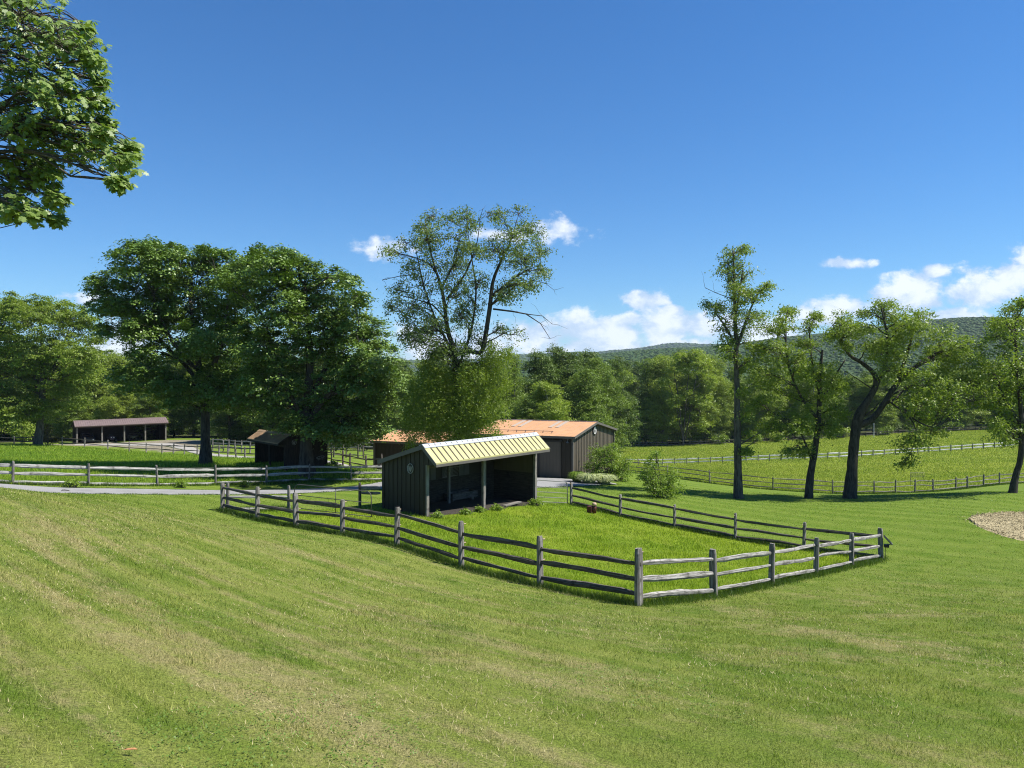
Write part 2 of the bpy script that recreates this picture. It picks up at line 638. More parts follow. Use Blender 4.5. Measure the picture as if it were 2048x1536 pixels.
def ground_material():
    m, t, out = newmat('ground_soil_and_turf')
    geo = t.node('ShaderNodeNewGeometry')
    pos = geo.outputs['Position']
    c, small = lawn_colour(t, pos)
    for nm, (a, b, d) in (('paddock', PADDOCK_COL), ('pasture', PASTURE_COL), ('meadow', MEADOW_COL)):
        at = t.node('ShaderNodeAttribute', attribute_name=nm)
        cc, _ = field_colour(t, pos, a, b, d)
        c = t.mix(t.step(at.outputs['Fac'], 0.3, 0.7), c, cc)
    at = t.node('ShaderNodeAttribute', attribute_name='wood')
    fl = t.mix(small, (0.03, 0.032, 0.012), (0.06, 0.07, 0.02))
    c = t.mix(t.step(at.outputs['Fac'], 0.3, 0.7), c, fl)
    at = t.node('ShaderNodeAttribute', attribute_name='dirt')
    dn = t.noise(pos, 1.2, 5)
    dirt = t.mix(dn, (0.20, 0.17, 0.12), (0.34, 0.30, 0.23))
    c = t.mix(t.step(t.math('ADD', at.outputs['Fac'], t.math('MULTIPLY', t.math('SUBTRACT', dn, 0.5), 0.6)), 0.35, 0.65), c, dirt)
    tex = t.noise(pos, 38, 4, 0.75)
    c = t.mix(t.step(tex, 0.3, 0.62, 0.75, 0.0), c, (0.03, 0.038, 0.010))
    principled(t, out, c, 0.95, 0, 0.1, t.math('ADD', tex, small), 0.7, 0.06)
    return m


def blade_material(name, kind, gain=1.15):
    m, t, out = newmat(name)
    geo = t.node('ShaderNodeNewGeometry')
    pos = geo.outputs['Position']
    if kind == 'lawn':
        c, _ = lawn_colour(t, pos, True)
    else:
        c, _ = field_colour(t, pos, *kind)
    r = geo.outputs['Random Per Island']
    c = t.mix(t.step(r, 0.0, 1.0, 0.0, 0.9), t.mix(1.0, c, (0.58, 0.62, 0.55), 'MULTIPLY'), t.mix(1.0, c, (1.68 * gain, 1.55 * gain, 1.75 * gain), 'MULTIPLY'))
    p = t.node('ShaderNodeBsdfPrincipled')
    t.put(p.inputs['Base Color'], c)
    p.inputs['Roughness'].default_value = 0.55
    p.inputs['Specular IOR Level'].default_value = 0.2
    tr = t.node('ShaderNodeBsdfTranslucent')
    t.put(tr.inputs['Color'], t.mix(1.0, c, (1.15, 1.25, 0.7), 'MULTIPLY'))
    mx = t.node('ShaderNodeMixShader')
    mx.inputs[0].default_value = 0.35
    t.l.new(p.outputs[0], mx.inputs[1])
    t.l.new(tr.outputs[0], mx.inputs[2])
    t.l.new(mx.outputs[0], out.inputs[0])
    return m


def gravel_mat(name, a, b, scale=30):
    m, t, out = newmat(name)
    geo = t.node('ShaderNodeNewGeometry')
    pos = geo.outputs['Position']
    n1 = t.noise(pos, scale, 4, 0.75)
    n2 = t.noise(pos, 0.7, 5, 0.6)
    c = t.mix(t.step(n1, 0.3, 0.7), a, b)
    c = t.mix(t.math('MULTIPLY', t.step(n2, 0.45, 0.75), 0.4), c, tuple(x * 0.62 for x in a))
    principled(t, out, c, 0.92, 0, 0.2, n1, 0.5, 0.02)
    return m


M = {}
M['ground'] = ground_material()
M['lawn'] = blade_material('lawn_blades', 'lawn')
M['paddock'] = blade_material('paddock_blades', PADDOCK_COL, 1.2)
M['pasture'] = blade_material('pasture_blades', PASTURE_COL, 1.1)
M['meadow'] = blade_material('meadow_blades', MEADOW_COL, 1.1)
M['weed'] = leaf_mat('weed_leaves', (0.045, 0.085, 0.014), (0.10, 0.16, 0.03))
M['road'] = gravel_mat('road_asphalt', (0.20, 0.197, 0.19), (0.31, 0.305, 0.295))
M['gravel'] = gravel_mat('gravel_drive', (0.25, 0.235, 0.21), (0.38, 0.36, 0.325), 12)
M['mulch'] = gravel_mat('mulch', (0.235, 0.195, 0.10), (0.43, 0.365, 0.215), 9)
M['earth'] = gravel_mat('shed_floor_earth', (0.028, 0.024, 0.020), (0.055, 0.048, 0.04), 14)  # floor earth darkened, the shelter's shade is in the colour
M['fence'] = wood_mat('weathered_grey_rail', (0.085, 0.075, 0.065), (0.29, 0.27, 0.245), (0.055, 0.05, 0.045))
M['fence_pale'] = wood_mat('pale_rail', (0.12, 0.11, 0.10), (0.43, 0.41, 0.375), (0.085, 0.08, 0.07))  # pale wood; on the right paddock run sunlight is put into the tone
M['fence_dark'] = wood_mat('dark_rail', (0.055, 0.046, 0.038), (0.155, 0.138, 0.12), (0.038, 0.034, 0.03))  # dark wood; on the near paddock run shade is put into the tone
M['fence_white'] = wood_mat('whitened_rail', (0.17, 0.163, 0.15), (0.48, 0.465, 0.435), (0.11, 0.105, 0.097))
M['fence_far'] = wood_mat('sunlit_tone_rail', (0.42, 0.41, 0.39), (0.74, 0.73, 0.70), (0.30, 0.29, 0.27))  # lighter copy of the whitened rail, sunlight put into its colour
M['boards'] = wood_mat('old_barn_boards', (0.022, 0.017, 0.013), (0.058, 0.047, 0.037), (0.016, 0.014, 0.012))  # dark boards, lowered further to hold the shed shade in the colour
M['post'] = wood_mat('shed_post_wood', (0.13, 0.12, 0.105), (0.25, 0.235, 0.21), (0.09, 0.082, 0.072))
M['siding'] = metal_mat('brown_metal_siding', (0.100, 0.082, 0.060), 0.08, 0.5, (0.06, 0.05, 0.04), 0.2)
M['siding_shaded'] = metal_mat('shaded_metal_siding', (0.023, 0.0165, 0.007), 0.1, 0.55, (0.03, 0.027, 0.02), 0.2)  # brown siding with the shade of these walls put into its colour
M['seam'] = metal_mat('brown_seam_trim', (0.020, 0.017, 0.014), 0.08, 0.5)
M['trim'] = metal_mat('grey_brown_trim', (0.105, 0.095, 0.083), 0.08, 0.5)
M['roof_tan'] = metal_mat('tan_metal_roof', (0.41, 0.385, 0.165), 0.09, 0.5, (0.27, 0.23, 0.12), 0.5)
M['roof_seam'] = metal_mat('dark_roof_seam', (0.07, 0.055, 0.035), 0.1, 0.5)
M['ridge_cap'] = metal_mat('pale_ridge_cap', (0.36, 0.385, 0.42), 0.06, 0.4)
M['roof_orange'] = metal_mat('faded_orange_metal_roof', (0.50, 0.275, 0.13), 0.08, 0.5, (0.40, 0.20, 0.11), 0.3)
M['roof_maroon'] = metal_mat('maroon_metal_roof', (0.165, 0.120, 0.110), 0.1, 0.5, (0.13, 0.05, 0.05), 0.3)
M['roof_rust'] = metal_mat('rusty_metal_roof', (0.30, 0.20, 0.12), 0.2, 0.7, (0.16, 0.09, 0.05), 0.6)
M['galv'] = metal_mat('galvanised_tube', (0.17, 0.165, 0.155), 0.1, 0.45, (0.10, 0.085, 0.07), 0.3)
M['tube_dark'] = metal_mat('dark_tube', (0.07, 0.065, 0.06), 0.1, 0.5)
M['white'] = plain_mat('white_paint', (0.72, 0.72, 0.70), 0.5)
M['sky_panel'] = plain_mat('translucent_roof_panel', (0.46, 0.36, 0.26), 0.4)
M['emblem'] = plain_mat('pale_emblem_paint', (0.30, 0.30, 0.28), 0.5)
M['black'] = plain_mat('black_paint', (0.02, 0.02, 0.022), 0.5)
M['rubber'] = plain_mat('black_rubber', (0.018, 0.018, 0.018), 0.8)
M['liner'] = metal_mat('shaded_metal_liner', (0.065, 0.065, 0.06), 0.08, 0.5)  # pale liner darkened, interior shade put into its colour
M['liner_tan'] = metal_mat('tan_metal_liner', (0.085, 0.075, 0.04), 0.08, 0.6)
M['plank'] = wood_mat('kick_board', (0.025, 0.021, 0.017), (0.065, 0.057, 0.047), (0.018, 0.016, 0.013))  # boards darkened, interior shade put into their colour
M['red'] = plain_mat('red_brown_plastic', (0.11, 0.03, 0.02), 0.6)
M['beige'] = plain_mat('beige_lid', (0.42, 0.29, 0.19), 0.6)
M['solar'] = plain_mat('solar_cells', (0.012, 0.014, 0.03), 0.15, 0, 0.6)
M['bark'] = bark_mat('grey_bark', (0.045, 0.038, 0.030), (0.13, 0.115, 0.095), (0.10, 0.095, 0.08))
M['bark_dark'] = bark_mat('dark_bark', (0.028, 0.024, 0.020), (0.085, 0.075, 0.062), (0.06, 0.055, 0.045))
M['bark_pale'] = bark_mat('pale_bark', (0.12, 0.11, 0.09), (0.27, 0.255, 0.22), (0.19, 0.18, 0.15))
M['leaf_maple'] = leaf_mat('maple_leaves', (0.0778, 0.1431, 0.0262), (0.1838, 0.2783, 0.0426), 0.15, 0.5)
M['leaf_oak'] = leaf_mat('oak_leaves', (0.125, 0.200, 0.038), (0.260, 0.350, 0.075), 0.36, 0.6)
M['leaf_elm'] = leaf_mat('sparse_leaves', (0.095, 0.150, 0.040), (0.190, 0.250, 0.066), 0.38, 0.4)
M['leaf_willow'] = leaf_mat('fine_fresh_green_leaves', (0.115, 0.175, 0.024), (0.225, 0.290, 0.042), 0.40, 0.25)
M['leaf_ash'] = leaf_mat('mid_green_leaves', (0.1154, 0.1803, 0.0316), (0.2536, 0.3182, 0.0526), 0.38, 0.3)
M['leaf_wood'] = leaf_mat('woodland_leaves', (0.0886, 0.1486, 0.0278), (0.2215, 0.2924, 0.0496), 0.30, 0.25)
M['leaf_wood_dark'] = leaf_mat('dark_woodland_leaves', (0.0625, 0.1102, 0.0238), (0.1510, 0.2109, 0.0395), 0.26, 0.25)
M['leaf_wood_light'] = leaf_mat('light_woodland_leaves', (0.1433, 0.2156, 0.0337), (0.3126, 0.3716, 0.0594), 0.35, 0.25)
M['leaf_bush'] = leaf_mat('bush_leaves', (0.1013, 0.1770, 0.0246), (0.2532, 0.3446, 0.0462), 0.35, 0.3)
M['leaf_varieg'] = leaf_mat('variegated_blades', (0.26, 0.32, 0.11), (0.60, 0.62, 0.36), 0.3, 0.2)
M['leaf_juniper'] = leaf_mat('brownish_needles', (0.0591, 0.0544, 0.0180), (0.1266, 0.1118, 0.0385), 0.2, 0.1)

# ---------------------------------------------------------------- ground sheet
def inside(x, y, poly):
    x, y = np.asarray(x), np.asarray(y)
    r = np.zeros(x.shape, bool)
    n = len(poly)
    for i in range(n):
        x1, y1 = poly[i]
        x2, y2 = poly[(i + 1) % n]
        if y1 == y2:
            continue
        c = ((y1 > y) != (y2 > y)) & (x < (x2 - x1) * (y - y1) / (y2 - y1) + x1)
        r ^= c
    return r


A_RUN = [(3.02 - 15.82 * k / 7, 18.3 + 15.7 * k / 7) for k in range(8)]
B_RUN = [(3.02 + 12.83 * k / 5, 18.3 + 14.7 * k / 5) for k in range(6)]
C_RUN = [(15.85 - 12.45 * k / 5, 33 + 11.0 * k / 5) for k in range(6)]
D_RUN = [A_RUN[-1], (-10.4, 35.8)]
SH_P1, SH_U, SH_V = Vector((-3.94, 35, 0)), Vector((.639, .769, 0)), Vector((-.769, .639, 0))
PADDOCK = [A_RUN[0], A_RUN[-1], D_RUN[-1], (-7.3, 36.8), (-6.4, 37), (-3.9, 35), (1.3, 41.3), C_RUN[-1], C_RUN[0]]
PASTURE = [(-110, 42), (-60, 40.5), (-26.6, 40.6), (-24, 43), (-21.4, 46), (-19.1, 49), (-16.4, 51), (-14, 52.5), (-8, 54), (-9.5, 58),
           (-15.0, 63.5), (-25, 74), (-36, 86), (-47, 94), (-60, 100), (-110, 107)]
MID = [(x, y) for x, y in [((px - 1024) / FPX * d, d) for px, d in
       [(1257, 78), (1335, 74), (1420, 70), (1546, 66), (1666, 66), (1749, 67), (1791, 68), (1830, 69), (1867, 70), (1912, 72), (1935, 73), (1967, 75), (1998.5, 77), (2075, 80)]]]
MEADOW = MID + [(90, 84), (150, 120), (150, 205), (110, 200), (75, 196), (28, 190), (14, 185), (11.5, 120)]
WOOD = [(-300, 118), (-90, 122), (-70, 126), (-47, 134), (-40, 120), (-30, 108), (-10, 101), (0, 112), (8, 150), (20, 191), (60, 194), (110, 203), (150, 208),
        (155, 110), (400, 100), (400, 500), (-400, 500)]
DIRT = [(-70, 113), (-54, 120), (-48, 122), (-44, 108), (-39, 96), (-42, 93), (-55, 103), (-68, 108)]


def axis(step, n, g, far):
    v = [0.0]
    while v[-1] < far:
        k = len(v)
        v.append(v[-1] + (step if k < n else step * g ** (k - n)))
    return v


ax = axis(0.45, 80, 1.065, 4200)
gx = np.array([-q for q in ax[:0:-1]] + ax)
ayn = axis(0.9, 12, 1.15, 120)
gy = np.array([-q for q in ayn[:0:-1]] + axis(0.45, 130, 1.06, 5200))
XX, YY = np.meshgrid(gx, gy)
ZZ = H(XX, YY)
nx, ny = len(gx), len(gy)
gm = bpy.data.meshes.new('ground')
idx = np.arange(nx * ny).reshape(ny, nx)
quads = np.stack([idx[:-1, :-1], idx[:-1, 1:], idx[1:, 1:], idx[1:, :-1]], -1).reshape(-1, 4)
gm.vertices.add(nx * ny)
gm.vertices.foreach_set('co', np.stack([XX, YY, ZZ], -1).astype('f').ravel())
gm.loops.add(len(quads) * 4)
gm.loops.foreach_set('vertex_index', quads.astype('i').ravel())
gm.polygons.add(len(quads))
gm.polygons.foreach_set('loop_start', np.arange(0, len(quads) * 4, 4, dtype='i'))
gm.polygons.foreach_set('use_smooth', np.ones(len(quads), bool))
gm.update(calc_edges=True)
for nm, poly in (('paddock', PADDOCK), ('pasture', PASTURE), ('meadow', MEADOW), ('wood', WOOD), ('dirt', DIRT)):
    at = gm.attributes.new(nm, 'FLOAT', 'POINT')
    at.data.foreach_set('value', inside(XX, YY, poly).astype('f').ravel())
gm.materials.append(M['ground'])
go = bpy.data.objects.new('ground', gm)
COL.objects.link(go)
tag(go, 'sloping mown lawn running down to paddocks and pastures', kind='structure')


def drape(name, left, right, mat, dz, label, n_across=8, sub=10):
    """sheet between two plan polylines lying dz above the ground"""
    def dens(pl):
        out = []
        for i in range(len(pl) - 1):
            for k in range(sub):
                t = k / sub
                out.append((pl[i][0] * (1 - t) + pl[i + 1][0] * t, pl[i][1] * (1 - t) + pl[i + 1][1] * t))
        return np.array(out + [pl[-1]])
    a, b = dens(left), dens(right)
    # smooth the edges a little and make them ragged
    for arr in (a, b):
        for _ in range(6):
            arr[1:-1] = (arr[:-2] + 2 * arr[1:-1] + arr[2:]) / 4
        arr += rng.normal(0, 0.05, arr.shape)
    V, F = [], []
    m = len(a)
    for i in range(m):
        for j in range(n_across + 1):
            t = j / n_across
            V.append(a[i] * (1 - t) + b[i] * t)
    V = np.array(V)
    z = H(V[:, 0], V[:, 1]) + dz
    edge = np.array([0.0 if 0 < (k % (n_across + 1)) < n_across else -0.05 for k in range(len(V))])
    z = z + edge
    for i in range(m - 1):
        for j in range(n_across):
            q = i * (n_across + 1) + j
            F.append((q, q + n_across + 1, q + n_across + 2, q + 1))
    me = bpy.data.meshes.new(name)
    me.from_pydata([(p[0], p[1], zz) for p, zz in zip(V, z)], [], F)
    me.polygons.foreach_set('use_smooth', [True] * len(F))
    me.materials.append(mat)
    o = bpy.data.objects.new(name, me)
    COL.objects.link(o)
    return tag(o, label, kind='structure')


def plan(px, d):
    return ((px - 1024) / FPX * d, d)


road_near = [(-70, 35.5), (-42, 37.0), plan(60, 37.6), plan(250, 40.0), plan(440, 41.8), plan(580, 43.0), plan(700, 45.5), plan(830, 49.0), plan(980, 51.5), plan(1100, 53.3), plan(1180, 55.2), plan(1235, 57.8)]
road_far = [(-70, 39.0), (-42, 39.9), plan(60, 40.6), plan(250, 43.4), plan(440, 45.4), plan(580, 48.2), plan(700, 52), plan(830, 57.0), plan(980, 61.5), plan(1100, 61.0), plan(1150, 60.2), plan(1200, 59.6)]
drape('road', road_near, road_far, M['road'], 0.05, 'pale worn asphalt drive crossing behind the lawn', 10)
gd_near = [plan(900, 56.5), plan(758, 57.5), plan(655, 64.5), plan(560, 69), plan(510, 73), plan(423, 82), plan(372, 95), plan(330, 104), plan(150, 107)]
gd_far = [plan(900, 60.5), plan(758, 61), plan(655, 69), plan(560, 74.5), plan(510, 79), plan(423, 90), plan(385, 101), plan(345, 113), plan(150, 110.5)]
drape('gravel_road', gd_near, gd_far, M['gravel'], 0.07, 'pale gravel track leading to the long open shed', 6)
mul_near = [(24.4, 41.0), (23.8, 39.2), (23.6, 37.2), (24.1, 35.2), (26, 33.6), (29, 32.8), (33, 33.2), (37, 36.5)]
mul_far = [(24.4, 41.1), (25.6, 42.8), (27.2, 44.2), (29.0, 45.4), (31.5, 46.2), (34, 46), (36.5, 44.5), (38, 41.5)]
drape('mulch_bed', mul_near, mul_far, M['mulch'], 0.05, 'round bed of pale wood chips at the right edge of the lawn', 10)
FSH = Frame(SH_P1, SH_U, SH_V, 0.0134)


def fr_xy(fr, a, b):
    p = fr(a, b, 0)
    return (p.x, p.y)


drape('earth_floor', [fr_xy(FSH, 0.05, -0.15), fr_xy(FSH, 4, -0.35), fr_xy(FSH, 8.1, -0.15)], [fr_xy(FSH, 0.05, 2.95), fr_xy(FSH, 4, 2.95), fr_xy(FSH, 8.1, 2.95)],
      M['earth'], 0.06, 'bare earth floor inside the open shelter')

# hills
def hill(name, prof, y0, ymid, y1, mat, label):
    xs = np.arange(-2600, 4200, 60.0)
    px = xs / ymid * FPX + 1024
    zp = np.interp(px, [p[0] for p in prof], [-(p[1] - HOR) * ymid / FPX for p in prof])
    zp = zp + 3.0 * np.sin(xs / 97.0) + 2.2 * np.sin(xs / 41.0 + 1)
    ts = np.linspace(0, 1, 40)
    V, F = [], []
    for t in ts:
        y = y0 + (y1 - y0) * t
        s = (y - y0) / (ymid - y0) if y < ymid else (y1 - y) / (y1 - ymid)
        s = max(0, min(1, s))
        s = math.sin(s * PI / 2) ** 1.4
        for x, z in zip(xs, zp):
            V.append((x, y, -17 + (z + 17) * s + 4 * math.sin(x / 150 + y / 90) * s * (1 - s)))
    n = len(xs)
    for i in range(len(ts) - 1):
        for j in range(n - 1):
            F.append((i * n + j, i * n + j + 1, (i + 1) * n + j + 1, (i + 1) * n + j))
    me = bpy.data.meshes.new(name)
    me.from_pydata(V, [], F)
    me.polygons.foreach_set('use_smooth', [True] * len(F))
    me.materials.append(mat)
    o = bpy.data.objects.new(name, me)
    COL.objects.link(o)
    tag(o, label, kind='structure')
    return xs, zp


M['hill'] = plain_mat('wooded_hill', (0.035, 0.058, 0.018), 0.95, 0, 0.05)
NEAR_PROF = [(-1500, 756), (600, 750), (900, 742), (1050, 730), (1110, 721), (1160, 715), (1200, 712), (1240, 709), (1310, 704), (1370, 699), (1434, 689), (1530, 679),
             (1620, 672), (1740, 659), (1870, 646), (1940, 642), (2048, 637), (2400, 628), (3600, 645)]
hill('hills', NEAR_PROF, 620, 1500, 2300, M['hill'], 'long wooded ridge closing the valley')
FAR_PROF = [(-1500, 740), (500, 735), (900, 722), (1050, 712), (1150, 707), (1260, 700), (1310, 694), (1335, 690), (1375, 689), (1420, 690), (1500, 694), (1700, 700), (3600, 710)]
hill('mountains', FAR_PROF, 2900, 3900, 4700, M['hill'], 'farther blue wooded hills behind the ridge')


# ---------------------------------------------------------------- fences
def rail_shape(mb, p, q, w, h, rg, st=7, bow=0.05):
    p, q = Vector(p), Vector(q)
    d = (q - p)
    L = d.length
    d.normalize()
    s = d.cross(Vector((0, 0, 1))).normalized()
    u = s.cross(d)
    k = 6
    base = [1 + rg.uniform(-0.22, 0.18) for _ in range(k)]
    rot = rg.uniform(0, 1)
    b1, b2 = rg.uniform(-bow, bow), rg.uniform(-bow, bow) * 0.5
    vs, gr = [], []
    for i in range(st):
        t = i / (st - 1)
        c = p.lerp(q, t) + u * (b1 * math.sin(PI * t) + b2 * math.sin(2 * PI * t) + rg.uniform(-0.008, 0.008)) + s * rg.uniform(-0.012, 0.012)
        end = 0.62 if i in (0, st - 1) else 1.0
        ww, hh = w * end * rg.uniform(0.88, 1.12), h * end * rg.uniform(0.85, 1.15)
        for j in range(k):
            a = 2 * PI * (j + rot) / k
            r = base[j] * rg.uniform(0.93, 1.07)
            vs.append(c + s * (math.cos(a) * ww * 0.56 * r) + u * (math.sin(a) * hh * 0.56 * r))
            gr.append((t * L, math.cos(a) * 0.08, math.sin(a) * 0.08))
    fs = []
    for i in range(st - 1):
        for j in range(k):
            j2 = (j + 1) % k
            fs.append((i * k + j, i * k + j2, (i + 1) * k + j2, (i + 1) * k + j))
    fs.append(tuple(range(k - 1, -1, -1)))
    fs.append(tuple((st - 1) * k + j for j in range(k)))
    mb.add(vs, fs, gr)


def post_shape(mb, base, top, w, dirv, rg, bevel_top=True):
    d = Vector((dirv[0], dirv[1], 0)).normalized()
    s = Vector((-d.y, d.x, 0))
    base, top = Vector(base), Vector(top)
    vs, gr = [], []
    lv = [0.0, 0.5, 0.93, 1.0]
    for i, t in enumerate(lv):
        c = base.lerp(top, t)
        sc = (1.0, 0.98, 0.94, 0.74)[i]
        for (x, y) in ((-1, -.6), (-.6, -1), (.6, -1), (1, -.6), (1, .6), (.6, 1), (-.6, 1), (-1, .6)):
            e = 1 + rg.uniform(-0.05, 0.05)
            vs.append(c + d * (x * w * .38 * sc * e) + s * (y * w * .55 * sc * e) + Vector((0, 0, rg.uniform(-.012, .012) if i == 3 else 0)))
            gr.append((t * 1.4, x * .07, y * .07))
    fs = []
    for i in range(3):
        for j in range(8):
            j2 = (j + 1) % 8
            fs.append((i * 8 + j, i * 8 + j2, (i + 1) * 8 + j2, (i + 1) * 8 + j))
    fs.append(tuple(24 + j for j in range(8)))
    mb.add(vs, fs, gr)


def fence(name, label, pts, post_h, rails, mats, pw=0.16, rw=0.07, rh=0.13, seed=1, group=None, st=7, bow=0.028, lean=0.03,
          insul=0, skip_first=False, skip_last=False, wires=(), corner=1.0):
    rg = random.Random(seed)
    base = [Vector((x, y, h1(x, y))) for x, y in pts]
    mid = base[len(base) // 2]
    root = thing(name, label, 'fence', mid, group)
    for i, b in enumerate(base):
        if (i == 0 and skip_first) or (i == len(base) - 1 and skip_last):
            continue
        j = min(i, len(base) - 2)
        d = base[j + 1] - base[j]
        ph = post_h[i] if hasattr(post_h, '__len__') else post_h * rg.uniform(0.96, 1.05)
        top = b + Vector((rg.gauss(0, lean), rg.gauss(0, lean), ph))
        mb = MB()
        post_shape(mb, b - Vector((0, 0, 0.3)), top, pw * rg.uniform(.9, 1.1) * (corner if i == 0 else 1), d, rg)
        po = mb.build('post', mats[0], root)
        if insul:
            side = Vector((-d.y, d.x, 0)).normalized() * (insul)
            for zz in (0.93, 0.52):
                im = MB()
                c = b + Vector((0, 0, ph * zz)) + side * (pw * 0.55)
                im.tube([c, c + side * 0.055, c + side * 0.08], [0.012, 0.02, 0.014], 6)
                im.build('insulator', M['beige'], po)
    for i in range(len(base) - 1):
        for k, hh in enumerate(rails):
            mb = MB()
            d = (base[i + 1] - base[i]).normalized()
            p = base[i] + Vector((0, 0, hh + rg.uniform(-.04, .04))) - d * 0.06
            q = base[i + 1] + Vector((0, 0, hh + rg.uniform(-.04, .04))) + d * 0.06
            rail_shape(mb, p, q, rw * rg.uniform(.85, 1.15), rh * rg.uniform(.82, 1.2), rg, st, bow)
            mb.build('rail', mats[1], root, smooth=False)
    for hh in wires:
        mb = MB()
        for i in range(len(base) - 1):
            p, q = base[i] + Vector((0, 0, hh)), base[i + 1] + Vector((0, 0, hh))
            mb.tube([p, p.lerp(q, .5) - Vector((0, 0, .03)), q], 0.004, 4, False)
        mb.build('wire', M['galv'], root)
    return root


GF = 'split rail fences round the small paddock'
RW = (0.36, 0.74, 1.12)
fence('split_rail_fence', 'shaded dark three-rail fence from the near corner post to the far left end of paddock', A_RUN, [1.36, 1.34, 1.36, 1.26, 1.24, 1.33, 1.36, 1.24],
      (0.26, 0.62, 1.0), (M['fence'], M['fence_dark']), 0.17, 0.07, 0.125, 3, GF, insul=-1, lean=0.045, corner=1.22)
fence('split_rail_fence', 'sunlit pale three-rail fence at the right end of the paddock, facing the lawn', B_RUN, [1.36, 1.32, 1.31, 1.33, 1.31, 1.34],
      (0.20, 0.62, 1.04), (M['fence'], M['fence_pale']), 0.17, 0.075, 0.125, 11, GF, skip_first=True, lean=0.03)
fence('split_rail_fence', 'dark rail fence along the back of the paddock, between tube gate and solar panel', C_RUN, [1.3, 1.27, 1.26, 1.18, 1.18, 1.3],
      (0.14, 0.52, 0.98), (M['fence'], M['fence_dark']), 0.16, 0.075, 0.13, 23, GF, skip_first=True, insul=1, lean=0.02)
D2 = [D_RUN[0], D_RUN[1]]
fence('split_rail_fence', 'single bay of pale rails beside the arched gate, left end of paddock', [(D2[0][0] + .18, D2[0][1] + .1), D2[1]], [1.25, 1.12],
      (0.1, 0.66), (M['fence'], M['fence_white']), 0.16, 0.07, 0.12, 31, GF)
fence('split_rail_fence', 'short stub of two rails joining the back left corner of the shelter', [(-7.3, 36.9), fr_xy(FSH, -0.25, 2.9)], [1.2, 1.15],
      (0.75, 1.0), (M['fence_dark'], M['fence']), 0.15, 0.07, 0.12, 37, GF, skip_last=True)
ROADF = [plan(-140, 39.0), plan(-60, 40), plan(25, 41), plan(177, 43.5), plan(315, 46.5), plan(431, 49.5), plan(533, 51.5), plan(618, 53), plan(703, 54), plan(775, 54.6)]
fence('roadside_fence', 'long whitened rail fence along the far side of the asphalt drive', ROADF, 1.25, (0.14, 0.60, 1.0),
      (M['fence'], M['fence_white']), 0.15, 0.07, 0.15, 41, 'rail fences of the left pasture', wires=(1.12,), lean=0.05)
LF = [plan(p, d) for p, d in [(-60, 108), (28, 105), (75, 103.5), (124, 100), (169, 98), (215, 95), (258, 92), (292, 90.5), (324, 89), (346, 88), (368, 87), (394, 85), (418, 82.5), (438, 80.5), (455, 79), (472, 76.5), (490, 75), (512, 73)]]
fence('pasture_fence', 'thin dark two-rail fence between the left pasture and the gravel track', LF, 1.22, (0.50, 0.98),
      (M['fence'], M['fence_dark']), 0.14, 0.06, 0.10, 43, 'rail fences of the left pasture', st=4)
LF2 = [plan(p, d) for p, d in [(648, 64), (663, 63.8), (686, 63.6), (699, 63), (733, 61), (765, 59)]]
fence('pasture_fence', 'dark two-rail fence beside the gravel track right of the old wooden shed', LF2, 1.25, (0.45, 0.98),
      (M['fence_dark'], M['fence_dark']), 0.14, 0.06, 0.10, 47, 'rail fences of the left pasture', st=4, lean=0.06)
GC = 'corral fences beyond the gravel track'
CF = [plan(p, d) for p, d in [(425, 96), (447, 95), (458, 95), (470, 94), (483, 92), (500, 91), (515, 90), (560, 89)]]
fence('corral_fence', 'grey corral rails seen between the big trunk and the old wooden shed', CF, 1.45, (0.55, 0.95, 1.35), (M['fence'], M['fence_pale']), 0.15, 0.06, 0.11, 53, GC, st=4)
CF2 = [plan(p, d) for p, d in [(640, 88), (662, 88), (686, 87), (720, 86), (748, 85)]]
fence('corral_fence', 'grey corral rails at the wood edge right of the old wooden shed', CF2, 1.6, (0.5, 0.98, 1.45), (M['fence'], M['fence_pale']), 0.15, 0.06, 0.11, 59, GC, st=4)
CF3 = [plan(p, d) for p, d in [(650, 76), (667, 75.5), (692, 75), (716, 74.5), (727, 74.2)]]
fence('corral_fence', 'nearer row of corral rails beside the small gate left of the wing barn', CF3, 1.35, (0.3, 0.75, 1.2), (M['fence_dark'], M['fence']), 0.14, 0.06, 0.10, 61, GC, st=4, lean=0.05)
GM = 'rail fences of the right meadow'
fence('meadow_fence', 'thin dark three-rail fence behind the row of four trees on the right', MID, 1.18, (0.22, 0.62, 1.0), (M['fence'], M['fence']), 0.13, 0.06, 0.085, 67, GM, st=5, bow=0.09)
wf = []
px = 1252.0
while px < 2110:
    d = float(np.interp(px, [1250, 1340, 1505, 1654, 1896, 2026, 2120], [124, 125, 125, 126, 132, 136, 139]))
    wf.append(plan(px, d))
    px += 24.5 - (px - 1250) * 0.004
fence('white_fence', 'pale two-rail fence crossing the middle of the right meadow', wf, 1.12, (0.36, 0.86), (M['fence'], M['fence_far']), 0.16, 0.06, 0.20, 71, GM, st=3, bow=0.02)
ff = []
px = 1226.0
while px < 2070:
    d = float(np.interp(px, [1226, 1500, 1749, 1885, 2008, 2100], [189, 189, 192, 196, 199, 202]))
    ff.append(plan(px, d))
    px += 22
fence('wood_edge_fence', 'dark two-rail fence along the wood edge at the back of the meadow', ff, 1.15, (0.45, 0.95), (M['fence_dark'], M['fence_dark']), 0.18, 0.08, 0.19, 73, GM, st=3, bow=0.02)


